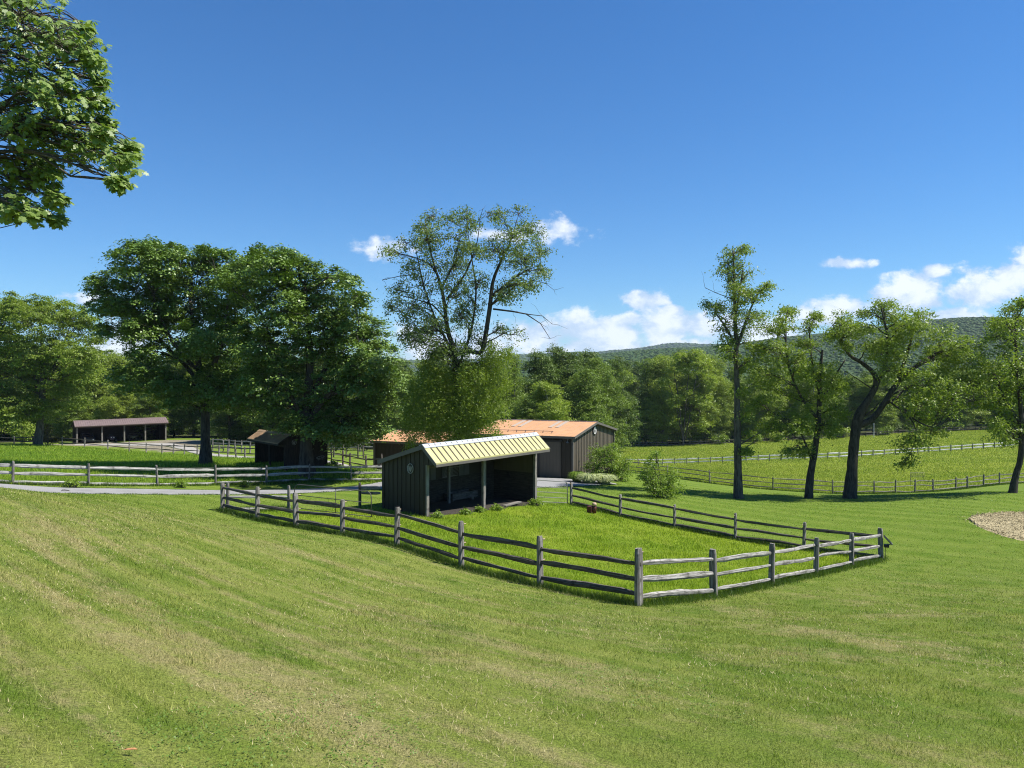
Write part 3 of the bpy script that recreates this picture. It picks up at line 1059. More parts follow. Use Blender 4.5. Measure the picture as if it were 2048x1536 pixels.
# ---------------------------------------------------------------- emblem (ring with a slanted W inside)
def emblem(c, r, u, nrm, rad, mat, parent, squash=0.8, disc=None):
    c, r, u, nrm = Vector(c), Vector(r).normalized(), Vector(u).normalized(), Vector(nrm).normalized()
    mb = MB()
    pts = []
    n = 28
    for k in range(n + 1):
        a = 2 * PI * k / n
        pts.append(c + nrm * 0.02 + r * (math.cos(a) * rad * squash) + u * (math.sin(a) * rad))
    mb.tube(pts, rad * 0.085, 6, False)
    w = [(-0.62, 0.55), (-0.42, -0.62), (-0.02, 0.62), (0.12, -0.72), (0.60, 0.45)]
    for (x1, y1), (x2, y2) in zip(w[:-1], w[1:]):
        mb.beam(c + nrm * 0.02 + r * x1 * rad * squash + u * y1 * rad, c + nrm * 0.02 + r * x2 * rad * squash + u * y2 * rad, rad * 0.13, 0.02, nrm)
    e = mb.build('emblem', mat, parent)
    if disc is not None:
        dm = MB()
        dm.slab([c + nrm * 0.012 + r * math.cos(2 * PI * k / n) * rad * squash + u * math.sin(2 * PI * k / n) * rad for k in range(n)], -nrm * 0.01)
        dm.build('disc', disc, e)
    return e


# ---------------------------------------------------------------- run-in shelter in the paddock
def saltbox(name, label, cat, fr, L, depth, zbase, zr, br, zf, bf, zbk, mats, posts, post_w, rib, seam, over=(0.16, 0.1), open_end=None, group=None):
    """open-fronted shed: ridge height zr at depth br, front eave zf at bf (negative), back eave zbk"""
    root = thing(name, label, cat, fr(L / 2, depth / 2, zbase + 0.3), group)
    def zroof(b):
        if b >= br:
            return zr + (zbk - zr) * (b - br) / (depth + 0.12 - br)
        return zr + (zf - zr) * (b - br) / (bf - br)
    th = 0.07
    for a0, out in ((0.0, -1), (L, 1)):
        mb = MB()
        prof = [(depth, zbase), (depth, zroof(depth) - th), (br, zr - th - 0.01), (bf + 0.06, zroof(bf + .06) - th), (bf + .06, zroof(bf + .06) - th - 0.14), (0, zroof(bf) - 0.16), (0, zbase)]
        mb.slab([fr(a0, b, z) for b, z in prof], fr.u * (-0.05 * out))
        b = 0.12
        while b < depth:
            s = fr.u * out
            mb.beam(fr(a0, b, zbase) + s * 0.012, fr(a0, b, zroof(b) - th - 0.02) + s * 0.012, 0.05, 0.028, s)
            b += rib
        b = -rib + .12
        while b > bf + 0.15:
            s = fr.u * out
            mb.beam(fr(a0, b, zroof(bf) - 0.15) + s * 0.012, fr(a0, b, zroof(b) - th - 0.02) + s * 0.012, 0.05, 0.028, s)
            b -= rib
        mb.build('wall', mats['wall'], root)
    mb = MB()
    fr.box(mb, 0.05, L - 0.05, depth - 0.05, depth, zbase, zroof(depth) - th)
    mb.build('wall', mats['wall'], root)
    # roof
    mb = MB()
    a0, a1 = -over[0], L + over[1]
    mb.slab([fr(a0, bf, zf), fr(a1, bf, zf), fr(a1, br, zr), fr(a0, br, zr)], (0, 0, -th))
    mb.slab([fr(a0, br + 0.003, zr), fr(a1, br + 0.003, zr), fr(a1, depth + .12, zbk), fr(a0, depth + .12, zbk)], (0, 0, -th))
    roof = mb.build('roof', mats['roof'], root)
    mb = MB()
    n = int(round((a1 - a0) / seam))
    nrm = (fr(0, br, zr) - fr(0, bf, zf)).cross(fr.u)
    if nrm.z < 0:
        nrm = -nrm
    nrm.normalize()
    for k in range(1, n):
        a = a0 + (a1 - a0) * k / n
        mb.beam(fr(a, bf + 0.01, zf) + nrm * 0.012, fr(a, br - 0.01, zr) + nrm * 0.012, 0.05, 0.035, nrm)
    mb.build('seam', mats['seam'], roof)
    mb = MB()
    nb = (fr(0, br, zr) - fr(0, depth, zroof(depth))).cross(fr.u)
    if nb.z < 0:
        nb = -nb
    nb.normalize()
    mb.slab([fr(a0 - .01, br - 0.16, zroof(br - .16)) + nrm * 0.035, fr(a1 + .01, br - .16, zroof(br - .16)) + nrm * .035, fr(a1 + .01, br, zr) + Vector((0, 0, .045)), fr(a0 - .01, br, zr) + Vector((0, 0, .045))], (0, 0, -.02))
    mb.slab([fr(a0 - .01, br, zr) + Vector((0, 0, .045)), fr(a1 + .01, br, zr) + Vector((0, 0, .045)), fr(a1 + .01, br + .18, zroof(br + .18)) + nb * .035, fr(a0 - .01, br + .18, zroof(br + .18)) + nb * .035], (0, 0, -.02))
    mb.build('ridge_cap', mats['cap'], roof)
    # trim: eave fascia and rakes
    mb = MB()
    fr.box(mb, a0, a1, bf - 0.03, bf + 0.02, zf - 0.19, zf - 0.075)
    for a, s in ((a0 - 0.012, -1), (a1 + 0.012, 1)):
        mb.beam(fr(a, depth + .12, zbk - .09), fr(a, br, zr - .09), 0.03, 0.19)
        mb.beam(fr(a, br, zr - .09), fr(a, bf, zf - .09), 0.026, 0.15)
    mb.build('trim', mats['trim'], root)
    mb = MB()
    fr.box(mb, 0.06, L - 0.06, 0.02, 0.10, zf - 0.34, zf - 0.12)
    mb.build('header_beam', mats['header'], root)
    for a in posts:
        mb = MB()
        fr.box(mb, a - post_w / 2, a + post_w / 2, -0.07, 0.08, zbase, zf - 0.125)
        mb.build('post', mats['post'], root, bevel=0.012)
    return root, zroof


sh_m = dict(wall=M['siding_shaded'], roof=M['roof_tan'], seam=M['roof_seam'], cap=M['ridge_cap'], trim=M['trim'], header=M['fence_dark'], post=M['post'])
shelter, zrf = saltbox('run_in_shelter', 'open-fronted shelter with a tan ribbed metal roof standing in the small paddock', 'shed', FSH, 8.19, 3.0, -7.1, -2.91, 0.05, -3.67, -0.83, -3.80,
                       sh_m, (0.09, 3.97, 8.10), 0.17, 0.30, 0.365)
# inner lining of the shelter
mb = MB()
for k in range(9):
    a = 2.3 + k * 0.42
    if k in (3, 6):
        continue
    FSH.box(mb, a, a + 0.39, 2.91, 2.948, -5.12, -3.98)
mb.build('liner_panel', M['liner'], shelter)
mb = MB()
for k in range(9):
    FSH.box(mb, 8.09, 8.135, 0.2 + k * 0.3, 0.2 + k * 0.3 + 0.29, -5.05, zrf(0.35 + k * 0.3) - 0.1)
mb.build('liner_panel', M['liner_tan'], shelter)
mb = MB()
for k in range(7):
    z = -6.75 + k * 0.235
    FSH.box(mb, 0.08, 8.06, 2.90, 2.945, z, z + 0.225)
    FSH.box(mb, 8.085, 8.135, 0.12, 2.88, z, z + 0.225)
    FSH.box(mb, 0.055, 0.10, 0.12, 2.88, z, z + 0.225)
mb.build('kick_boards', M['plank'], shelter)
for a, b in ((3.55, 2.0), (6.9, 2.55)):
    mb = MB()
    FSH.box(mb, a - .06, a + .06, b - .06, b + .06, -7.0, zrf(b) - 0.08)
    mb.build('post', M['post'], shelter)
emblem(FSH(-0.035, 0.95, -4.05), -FSH.v, (0, 0, 1), -FSH.u, 0.22, M['emblem'], shelter, 0.85)

rk = thing('hay_rack', 'hay rack of upright bars on the back wall inside the shelter', 'hay rack', FSH(4.5, 2.75, -5.0))
mb = MB()
for z, b in ((-4.55, 2.60), (-5.05, 2.82)):
    mb.tube([FSH(3.95, b, z), FSH(5.05, b, z)], 0.022, 6)
mb.build('frame', M['galv'], rk)
mb = MB()
for k in range(11):
    a = 4.0 + k * 0.1
    mb.tube([FSH(a, 2.60, -4.55), FSH(a, 2.82, -5.05)], 0.011, 5)
mb.build('bars', M['galv'], rk)
mg = thing('feed_trough', 'low pale wooden feed trough along the back wall of the shelter', 'trough', FSH(5.0, 2.5, -6.5))
mb = MB()
FSH.box(mb, 4.05, 5.95, 2.20, 2.25, -6.22, -5.88)
FSH.box(mb, 4.05, 5.95, 2.78, 2.83, -6.22, -5.88)
FSH.box(mb, 4.05, 5.95, 2.25, 2.78, -6.22, -6.18)
for a in (4.05, 5.90):
    FSH.box(mb, a, a + .05, 2.25, 2.78, -6.18, -5.88)
mb.build('trough_box', M['fence_dark'], mg)
for a in (4.2, 5.7):
    mb = MB()
    FSH.box(mb, a - .05, a + .05, 2.3, 2.7, -6.7, -6.22)
    mb.build('leg', M['post'], mg)
pl = MB()
c = G(1024, 39.6, 0.12)
pl.box(c, FSH.u * 0.62 + Vector((0, 0, .03)), FSH.v * 0.14, Vector((0, 0, 0.03)))
tag(pl.build('plank', M['post'], bevel=0.008), 'loose pale plank lying in the grass before the right bay of the shelter', 'plank')


# ---------------------------------------------------------------- barns
def barn(name, label, fr, L, W, zb, ze, zr, mats, rib=0.38, seams=0.6):
    root = thing(name, label, 'barn', fr(L / 2, W / 2, zb + .3))
    hw = W / 2
    mb = MB()
    fr.box(mb, 0, L, 0, 0.08, zb, ze)
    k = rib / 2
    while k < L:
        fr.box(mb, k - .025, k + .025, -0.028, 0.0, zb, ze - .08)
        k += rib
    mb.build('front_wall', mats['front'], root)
    for a, s in ((0.0, -1), (L, 1)):
        mb = MB()
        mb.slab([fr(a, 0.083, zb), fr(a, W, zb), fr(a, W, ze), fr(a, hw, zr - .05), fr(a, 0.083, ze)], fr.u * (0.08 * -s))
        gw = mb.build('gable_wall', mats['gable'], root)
        mb = MB()
        b = 0.2
        while b < W:
            zt = ze + (zr - ze) * (1 - abs(b - hw) / hw) - 0.12
            p, q = fr(a, b, zb) + fr.u * (s * 0.012), fr(a, b, zt) + fr.u * (s * 0.012)
            mb.beam(p, q, 0.065, 0.03, fr.u * s)
            b += rib
        mb.build('seam', mats['seam'], gw)
    mb = MB()
    fr.box(mb, 0.08, L - 0.08, W - 0.08, W, zb, ze)
    mb.build('back_wall', mats['gable'], root)
    mb = MB()
    o = 0.28
    sl = (zr - ze) / hw
    zo = ze - sl * o
    up = Vector((0, 0, 0.06))
    mb.slab([fr(-o, -o, zo) + up, fr(L + o, -o, zo) + up, fr(L + o, hw, zr) + up, fr(-o, hw, zr) + up], (0, 0, -.06))
    mb.slab([fr(-o, hw + .003, zr) + up, fr(L + o, hw + .003, zr) + up, fr(L + o, W + o, zo) + up, fr(-o, W + o, zo) + up], (0, 0, -.06))
    k = -o + seams / 2
    while k < L + o:
        for b0, b1 in ((-o + .01, hw - .08), (hw + .08, W + o - .01)):
            z0 = ze + sl * (hw - abs(b0 - hw)) + .068
            z1 = ze + sl * (hw - abs(b1 - hw)) + .068
            mb.beam(fr(k, b0, z0), fr(k, b1, z1), 0.03, 0.026)
        k += seams
    roof = mb.build('roof', mats['roof'], root)
    mb = MB()
    for s in (-1, 1):
        mb.slab([fr(-o - .02, hw, zr + .10), fr(L + o + .02, hw, zr + .10), fr(L + o + .02, hw + s * .16, zr - sl * .16 + .10), fr(-o - .02, hw + s * .16, zr - sl * .16 + .10)], (0, 0, -.018))
    mb.build('ridge_cap', mats['cap'], roof)
    mb = MB()
    for a in (-o - .02, L + o + .02):
        mb.beam(fr(a, -o, zo - .03), fr(a, hw, zr - .03), .035, .18)
        mb.beam(fr(a, hw, zr - .03), fr(a, W + o, zo - .03), .032, .18)
    for b in (-o - .02, W + o + .02):
        fr.box(mb, -o, L + o, b - .018, b + .018, zo - .12, zo + .05)
    for a in (-0.03, L + .03):
        for b in (-0.03, W + .03):
            fr.box(mb, a - .07, a + .07, b - .07, b + .07, zb, ze - .05)
    mb.build('trim', mats['trim'], root)
    return root, roof, sl


bm = dict(front=M['siding_shaded'], gable=M['siding'], seam=M['seam'], roof=M['roof_orange'], cap=M['roof_maroon'], trim=M['trim'])
FB = Frame((4.75, 60.4, 0), (-.907, .42, 0), (.42, .907, 0))
BW = 10.6
big, broof, bsl = barn('metal_barn', 'brown metal barn with faded orange roof and pale skylight strips, gable end to the right', FB, 8.7, BW, -8.6, -4.36, -3.51, bm)
mb = MB()
for a in (2.35, 5.75):
    for da in (0.0, 0.62):
        for b0, b1 in ((2.6, BW / 2 - .25),):
            z0, z1 = -4.36 + bsl * b0 + .085, -4.36 + bsl * b1 + .085
            mb.beam(FB(a + da, b0, z0), FB(a + da, b1, z1), 0.34, 0.03)
mb.build('skylight', M['sky_panel'], broof)
mb = MB()
zz = -4.36 + bsl * 0.7 + .2
mb.tube([FB(1.9, .7, zz), FB(7.6, .7, zz)], 0.025, 6)
for k in range(8):
    a = 2.0 + k * .78
    mb.beam(FB(a, .62, zz - .14), FB(a, .72, zz + .03), .05, .05)
mb.build('snow_guard', M['roof_maroon'], broof)
dr = MB()
FB.box(dr, 0.95, 2.75, -0.12, -0.05, -8.0, -4.85)
for k in range(7):
    FB.box(dr, 1.05 + k * .27, 1.09 + k * .27, -0.14, -0.12, -8.0, -4.95)
dd = dr.build('sliding_door', M['siding'], big)
hd = MB()
FB.box(hd, 0.8, 6.4, -0.16, -0.04, -4.84, -4.68)
hd.build('door_track', M['seam'], big)
op = MB()
FB.box(op, 2.8, 5.2, -0.035, -0.01, -8.0, -4.86)
op.build('doorway_dark_sheet', M['black'], big)  # black sheet on the wall, painted shade of the open doorway
emblem(FB(-0.05, BW / 2, -4.18), FB.v, (0, 0, 1), -FB.u, 0.34, M['seam'], big, 1.25, M['white'])
lp = MB()
lc = FB(0.35, -0.18, -4.75)
lp.tube([FB(0.35, 0, -4.62), FB(0.35, -.16, -4.6), lc], [.02, .02, .02], 6)
lp.tube([lc, lc - Vector((0, 0, .12))], [.05, .13], 10)
lp.build('wall_lamp', M['galv'], big)

FW = Frame((-11.05, 62.0, 0), (.907, -.42, 0), (.42, .907, 0))
wing, wroof, wsl = barn('wing_barn', 'lower brown metal barn with faded orange roof, half hidden behind the tan-roofed shelter', FW, 6.0, 6.8, -8.2, -4.80, -4.22, bm)

# ---------------------------------------------------------------- old wooden shed under the big tree
FO = Frame((-16.2, 55.0, 0), (-.63, .777, 0), (.777, .63, 0))
om = dict(wall=M['boards'], roof=M['roof_rust'], seam=M['roof_rust'], cap=M['roof_rust'], trim=M['boards'], header=M['boards'], post=M['boards'])
old, ozr = saltbox('wooden_shed', 'old dark board shed with rusty metal roof under the big tree', 'shed', FO, 5.8, 3.24, -7.1, -3.80, 0.35, -4.42, -0.6, -4.32,
                   om, (0.1, 2.9, 5.7), 0.16, 0.22, 0.16, over=(0.12, 0.12))
emblem(FO(-0.045, 0.62, -4.42), FO.v, (0, 0, 1), -FO.u, 0.18, M['emblem'], old, 0.9)
wfz = -5.6
fd = thing('wall_feeder', 'oval wire feeder on the sunlit right end of the old wooden shed', 'feeder', FO(-0.2, 2.6, wfz))
mb = MB()
ring = []
for k in range(21):
    a = 2 * PI * k / 20
    ring.append(FO(-0.14 - 0.10 * math.sin(a), 2.6 + 0.30 * math.cos(a), wfz + 0.09 * math.sin(a) + 0.03 * math.cos(a)))
mb.tube(ring, 0.022, 6, False)
mb.build('rim', M['galv'], fd)
mb = MB()
for k in range(0, 20, 2):
    mb.tube([ring[k], FO(-0.12, 2.6 + 0.14 * math.cos(2 * PI * k / 20), wfz - 0.22)], 0.010, 4)
mb.build('basket', M['galv'], fd)

# ---------------------------------------------------------------- long open shed far left
FC = Frame((-65.2, 115, 0), (.83, .558, 0), (-.558, .83, 0), 0.0176)
cm = dict(wall=M['boards'], roof=M['roof_maroon'], seam=M['roof_maroon'], cap=M['roof_maroon'], trim=M['boards'], header=M['boards'], post=M['post'])
cp, czr = saltbox('open_vehicle_shed', 'long low open shed with maroon metal roof by the wood edge, vehicles parked inside', 'shed', FC, 12.5, 6.5, -10.6, -6.05, 2.0, -6.78, -0.45, -7.2,
                  cm, (0.12, 3.45, 6.5, 9.45, 12.4), 0.2, 0.5, 0.30, over=(0.2, 0.25))


def wheel(mb_t, c, ax, r, w):
    c, ax = Vector(c), Vector(ax).normalized()
    mb_t.tube([c - ax * w / 2, c - ax * w * .42, c + ax * w * .42, c + ax * w / 2], [r * .86, r, r, r * .86], 14)


def floor_z(fr, a, b):
    p = fr(a, b, 0)
    return h1(p.x, p.y)


# car in the first bay, nose towards the photograph
z0 = floor_z(FC, 1.8, 2.2)
carF = Frame(FC(1.75, 0.9, 0), FC.u, FC.v)
car = thing('parked_car', 'pale grey car parked nose out in the first bay of the long open shed', 'car', carF(0, 2, z0))
mb = MB()
prof = [(0, .28), (0, .62), (.12, .74), (1.15, .90), (1.9, 1.36), (3.1, 1.40), (3.9, 1.0), (4.2, .95), (4.25, .3)]
for s0, s1, ins in ((-.85, .85, 0),):
    vs = [carF(s0, b, z0 + z) for b, z in prof] + [carF(s1, b, z0 + z) for b, z in prof]
    n = len(prof)
    fs = [tuple(range(n)), tuple(range(2 * n - 1, n - 1, -1))] + [(i, i + n, (i + 1) % n + n, (i + 1) % n) for i in range(n)]
    mb.add(vs, fs)
mb.build('body', M['liner'], car, bevel=0.06)
mb = MB()
mb.slab([carF(-.68, 1.20, z0 + .94), carF(.68, 1.20, z0 + .94), carF(.58, 1.86, z0 + 1.34), carF(-.58, 1.86, z0 + 1.34)], (0, -.03, .03))
mb.build('windscreen', M['solar'], car)
for s in (-.6, .6):
    mb = MB()
    mb.tube([carF(s, -.02, z0 + .60), carF(s, .04, z0 + .60)], [.10, .11], 10)
    mb.build('headlight', M['white'], car)
for s in (-.78, .78):
    for b in (.8, 3.4):
        mb = MB()
        wheel(mb, carF(s, b, z0 + .31), FC.u, .31, .2)
        mb.build('wheel', M['rubber'], car)
# small tractor in the second bay
z0 = floor_z(FC, 5.0, 2.0)
tF = Frame(FC(4.95, 0.7, 0), FC.u, FC.v)
tr = thing('garden_tractor', 'small dark purple tractor parked in the second bay of the long open shed', 'tractor', tF(0, 1, z0))
M['purple'] = plain_mat('dark_purple_paint', (0.035, 0.02, 0.075), 0.4)
mb = MB()
tF.box(mb, -.3, .3, 0.0, 1.2, z0 + .45, z0 + .95)
tF.box(mb, -.45, .45, 1.2, 2.2, z0 + .4, z0 + .62)
tF.box(mb, -.6, .6, 1.5, 2.2, z0 + .62, z0 + .70)
mb.build('hood', M['purple'], tr, bevel=0.05)
for s in (-.17, .17):
    mb = MB()
    mb.tube([tF(s, -.03, z0 + .80), tF(s, .03, z0 + .80)], [.07, .08], 8)
    mb.build('headlight', M['white'], tr)
mb = MB()
tF.box(mb, -.25, .25, 1.6, 2.0, z0 + .70, z0 + .80)
tF.box(mb, -.25, .25, 1.95, 2.05, z0 + .80, z0 + 1.2)
mb.build('seat', M['black'], tr)
for s, b, r in ((-.5, .3, .26), (.5, .3, .26), (-.6, 1.8, .42), (.6, 1.8, .42)):
    mb = MB()
    wheel(mb, tF(s, b, z0 + r), FC.u, r, .22)
    mb.build('wheel', M['rubber'], tr)
# quad with raised handlebars in the third bay
z0 = floor_z(FC, 7.8, 2.0)
qF = Frame(FC(7.9, 0.9, 0), FC.u, FC.v)
qd = thing('quad_bike', 'grey machine with raised handlebars parked in the third bay of the long open shed', 'quad bike', qF(0, 1, z0))
mb = MB()
qF.box(mb, -.25, .25, 0, 1.7, z0 + .5, z0 + .85)
qF.box(mb, -.5, .5, -.05, .5, z0 + .75, z0 + .85)
qF.box(mb, -.5, .5, 1.2, 1.75, z0 + .75, z0 + .85)
mb.build('body', M['liner'], qd, bevel=0.04)
mb = MB()
mb.tube([qF(-.55, .55, z0 + 1.28), qF(-.2, .45, z0 + 1.15), qF(.2, .45, z0 + 1.15), qF(.55, .55, z0 + 1.28)], .035, 6)
mb.tube([qF(0, .45, z0 + .85), qF(0, .45, z0 + 1.16)], .04, 6)
mb.tube([qF(0.12, .45, z0 + 1.16), qF(.14, .5, z0 + 1.8)], .015, 5)
mb.build('handlebars', M['liner'], qd)
for s, b in ((-.48, .25), (.48, .25), (-.48, 1.45), (.48, 1.45)):
    mb = MB()
    wheel(mb, qF(s, b, z0 + .3), FC.u, .3, .24)
    mb.build('wheel', M['rubber'], qd)


# ---------------------------------------------------------------- gates, small furniture
def arc(c, a, b, r, n=5):
    """quarter from c + a*r to c + b*r"""
    return [c + a * (r * math.cos(t * PI / 2 / n)) + b * (r * math.sin(t * PI / 2 / n)) for t in range(n + 1)]


def tube_gate(name, label, p, q, z0p, z0q, h, bars, r, mat, mids=(), corner=0.2, brad=None):
    p, q = Vector((p[0], p[1], z0p)), Vector((q[0], q[1], z0q))
    u = Vector((0, 0, 1))
    d = (q - p).normalized()
    root = thing(name, label, 'gate', p.lerp(q, .5))
    mb = MB()
    tp, tq = p + u * h, q + u * h
    pts = [p] + arc(tp - u * corner + d * corner, -d, u, corner) + arc(tq - u * corner - d * corner, u, d, corner) + [q]
    mb.tube(pts, r, 7)
    mb.build('frame', mat, root, smooth=True)
    for hh in bars:
        mb = MB()
        mb.tube([p + u * hh, q + u * hh], brad or r * .75, 6)
        mb.build('bar', mat, root, smooth=True)
    for t in mids:
        mb = MB()
        c = p.lerp(q, t)
        mb.tube([c, c + u * (h - .02)], r * .7, 6)
        mb.build('upright', mat, root, smooth=True)
    return root


ga, gb = FSH(8.42, 0.15, 0), Vector((C_RUN[-1][0], C_RUN[-1][1], 0)) + Vector((-.25, -.2, 0))
tube_gate('tube_gate', 'grey tube gate with rounded top corners between the shelter and the back rail fence', (ga.x, ga.y), (gb.x, gb.y), h1(ga.x, ga.y) + .08, h1(gb.x, gb.y) + .08, 1.2,
          (0.02, 0.28, 0.56, 0.84), 0.028, M['galv'], corner=0.2)
g1, g2 = (-10.1, 35.7), (-6.15, 33.6)
tube_gate('bow_gate', 'thin dark arched tube gate standing open behind the left fence of the paddock', g1, g2, h1(*g1) + .1, h1(*g2) + .1, 1.12, (0.02, 0.30, 0.62), 0.022, M['tube_dark'], (0.55,), 0.26)
g3, g4 = plan(728, 74), plan(747, 73)
tube_gate('corral_gate', 'small dark corral gate at the left end of the wing barn', g3, g4, h1(*g3) + .1, h1(*g4) + .1, 1.5, (0.02, .35, .7, 1.05), 0.03, M['tube_dark'])
g5, g6 = plan(421, 92.5), plan(446, 91.5)
tube_gate('corral_gate', 'grey corral gate just right of the big trunk in the left pasture', g5, g6, h1(*g5) + .15, h1(*g6) + .15, 1.45, (0.02, .4, .8), 0.04, M['galv'])

# gate posts
for (x, y, hh, lb) in ((-7.25, 36.75, 1.2, 'dark wooden gate post with a pale latch near the back left corner of the shelter'),):
    pass
c = G(1184, 41.2)
bx = thing('mineral_feeder', 'red-brown mineral feeder with beige lid in the grass by the back paddock fence', 'feeder', c)
fd_ = Vector((.8, -.6, 0))
fs_ = Vector((.6, .8, 0))
mb = MB()
mb.box(c + Vector((-.09, 0, .21)), fd_ * .15, fs_ * .13, Vector((0, 0, .17)))
mb.build('box', M['red'], bx, bevel=0.03)
mb = MB()
mb.tube([c + Vector((.12, -.06, .02)), c + Vector((.12, -.06, .30)), c + Vector((.12, -.06, .42))], [.11, .115, .10], 12)
mb.build('drum', M['red'], bx, smooth=True)
mb = MB()
mb.tube([c + Vector((.12, -.06, .42)), c + Vector((.12, -.06, .52)), c + Vector((.12, -.06, .58))], [.13, .125, .08], 12)
mb.build('lid', M['beige'], bx, smooth=True)

# solar charger on the right corner post
cx, cy = B_RUN[-1]
cz = h1(cx, cy)
sp = thing('solar_charger', 'small dark solar panel bracketed to the right corner post of the paddock', 'solar panel', (cx + .2, cy, cz + .7))
dr_, bk_ = Vector((.93, -.36, 0)), Vector((.36, .93, 0))
b0 = Vector((cx, cy, cz)) + dr_ * .12
mb = MB()
t0, t1 = b0 + Vector((0, 0, 1.02)), b0 + dr_ * .30 + Vector((0, 0, .70))
mb.slab([t0 - bk_ * .16, t1 - bk_ * .16, t1 + bk_ * .16, t0 + bk_ * .16], Vector((-.02, 0, -.03)))
mb.build('panel', M['solar'], sp)
mb = MB()
for s in (-.17, .17):
    mb.beam(t0 + bk_ * s, t1 + bk_ * s, .02, .04)
mb.beam(t1 - bk_ * .17, t1 + bk_ * .17, .04, .03)
mb.beam(t1, b0 + Vector((0, 0, .60)), .03, .05)
mb.build('bracket', M['galv'], sp)
mb = MB()
mb.box(b0 + dr_ * .09 + Vector((0, 0, .60)), dr_ * .10, bk_ * .12, Vector((0, 0, .06)))
mb.build('charger_box', M['black'], sp, bevel=0.01)
mb = MB()
mb.tube([b0 + dr_ * .05 + Vector((0, 0, .55)), b0 + dr_ * .04 + Vector((0, 0, .1)), b0 + dr_ * .03 + Vector((0, 0, -.05))], .012, 5)
mb.build('cable', M['black'], sp)

# stick on the drive, dry leaf on the lawn, wire panel and pole in the meadow
mb = MB()
c = G(131, 39.2, 0.10)
mb.tube([c + Vector((-.28, .1, 0)), c + Vector((-.08, .03, .03)), c + Vector((.12, -.03, .02)), c + Vector((.3, -.14, .0))], [.018, .028, .022, .01], 6)
mb.tube([c + Vector((-.08, .03, .03)), c + Vector((-.16, -.05, .06))], [.015, .006], 5)
tag(mb.build('fallen_stick', M['bark_dark']), 'dark broken stick lying on the asphalt drive', 'stick')
c = P(262, 1518, 4.6)
c = Vector((c.x, c.y, h1(c.x, c.y) + 0.038))
mb = MB()
o_ = [(-.045, 0, 0), (-.02, .012, .004), (.015, .014, .006), (.04, .002, .002), (.02, -.010, .007), (-.015, -.012, .005)]
mb.slab([c + Vector(q) for q in o_], (0, 0, -.002))
M['dry_leaf'] = plain_mat('dry_leaf', (0.42, 0.20, 0.08), 0.7)
tag(mb.build('fallen_leaf', M['dry_leaf']), 'dry orange leaf lying in the near left grass', 'leaf')
c = G(1835, 80)
wp = thing('wire_panel', 'small dark wire mesh panel standing in the meadow under the hanging bough', 'panel', c)
mb = MB()
for k in range(9):
    x = -0.72 + k * .18
    mb.tube([c + Vector((x, 0, .9)), c + Vector((x, 0, 1.3))], .012, 4)
for z in (.9, 1.03, 1.16, 1.3):
    mb.tube([c + Vector((-.75, 0, z)), c + Vector((.75, 0, z))], .012, 4)
mb.build('mesh_grid', M['tube_dark'], wp)
for x in (-.7, .7):
    mb = MB()
    mb.tube([c + Vector((x, .02, -.1)), c + Vector((x, .02, 1.0))], .02, 5)
    mb.build('leg', M['tube_dark'], wp)
c = G(1748, 186)
mb = MB()
mb.tube([c - Vector((0, 0, .3)), c + Vector((0, 0, 2.0)), c + Vector((0, 0, 3.4))], [.075, .07, .06], 8)
mb.tube([c + Vector((0, 0, 3.4)), c + Vector((0, 0, 3.5))], [.08, .02], 8)
tag(mb.build('marker_pole', M['white']), 'thin white pole at the wood edge behind the forked leaning tree', 'pole')


# ---------------------------------------------------------------- trees and plants
def unit(v):
    return v / (np.linalg.norm(v, axis=-1, keepdims=True) + 1e-9)


def leaf_quads(c, n, L, Wd, rg, fold=0.15):
    """rhombic leaves: centres c, normals n"""
    k = len(c)
    t = unit(np.cross(n, rg.normal(size=(k, 3))))
    b = np.cross(n, t)
    L = L * rg.uniform(0.7, 1.25, (k, 1))
    Wd = Wd * rg.uniform(0.75, 1.2, (k, 1))
    lift = n * (L * fold)
    return np.stack([c - t * L / 2, c + b * Wd / 2 + lift, c + t * L / 2, c - b * Wd / 2 + lift], 1)


def foliage(lobes, rg, dens=11, leaves=36, L=0.2, Wd=0.13, cr=0.55, flat=0.35, shell=0.5, droop=0.35, up=0.75, vs=0.85, hang=0.0, nrand=.55):
    """leaf clumps filling the lobes; returns (leaf quads, clump centres per lobe)"""
    out, cl = [], []
    for (c, r) in lobes:
        c = np.array(c, float)
        n = max(5, int(dens * r * r * rg.uniform(0.85, 1.15)))
        d = unit(rg.normal(size=(n, 3)))
        d[:, 2] += 0.12
        d = unit(d)
        rad = r * (shell + (1.02 - shell) * rg.uniform(0, 1, (n, 1)) ** 0.7)
        rad *= rg.uniform(0.82, 1.16, (n, 1))
        pos = c + d * rad * np.array([1, 1, vs])
        cl.append(pos)
        m = leaves
        size = cr * rg.uniform(0.6, 1.35, (n, 1, 1))
        o = rg.normal(size=(n, m, 3)) * size * np.array([0.6, 0.6, 0.6 * flat])
        rr = np.linalg.norm(o[..., :2], axis=-1, keepdims=True)
        o[..., 2:] -= droop * rr * rg.uniform(0.4, 1.4, (n, 1, 1))
        if hang:
            o[..., 2:] -= np.abs(rg.normal(size=(n, m, 1))) * hang
        lp = (pos[:, None, :] + o).reshape(-1, 3)
        nn = np.repeat(d, m, 0) * 0.45 + np.array([0, 0, up]) + rg.normal(size=(n * m, 3)) * nrand
        nn[:, 2] -= 0.0
        out.append(leaf_quads(lp, unit(nn), L, Wd, rg))
    return np.concatenate(out), cl


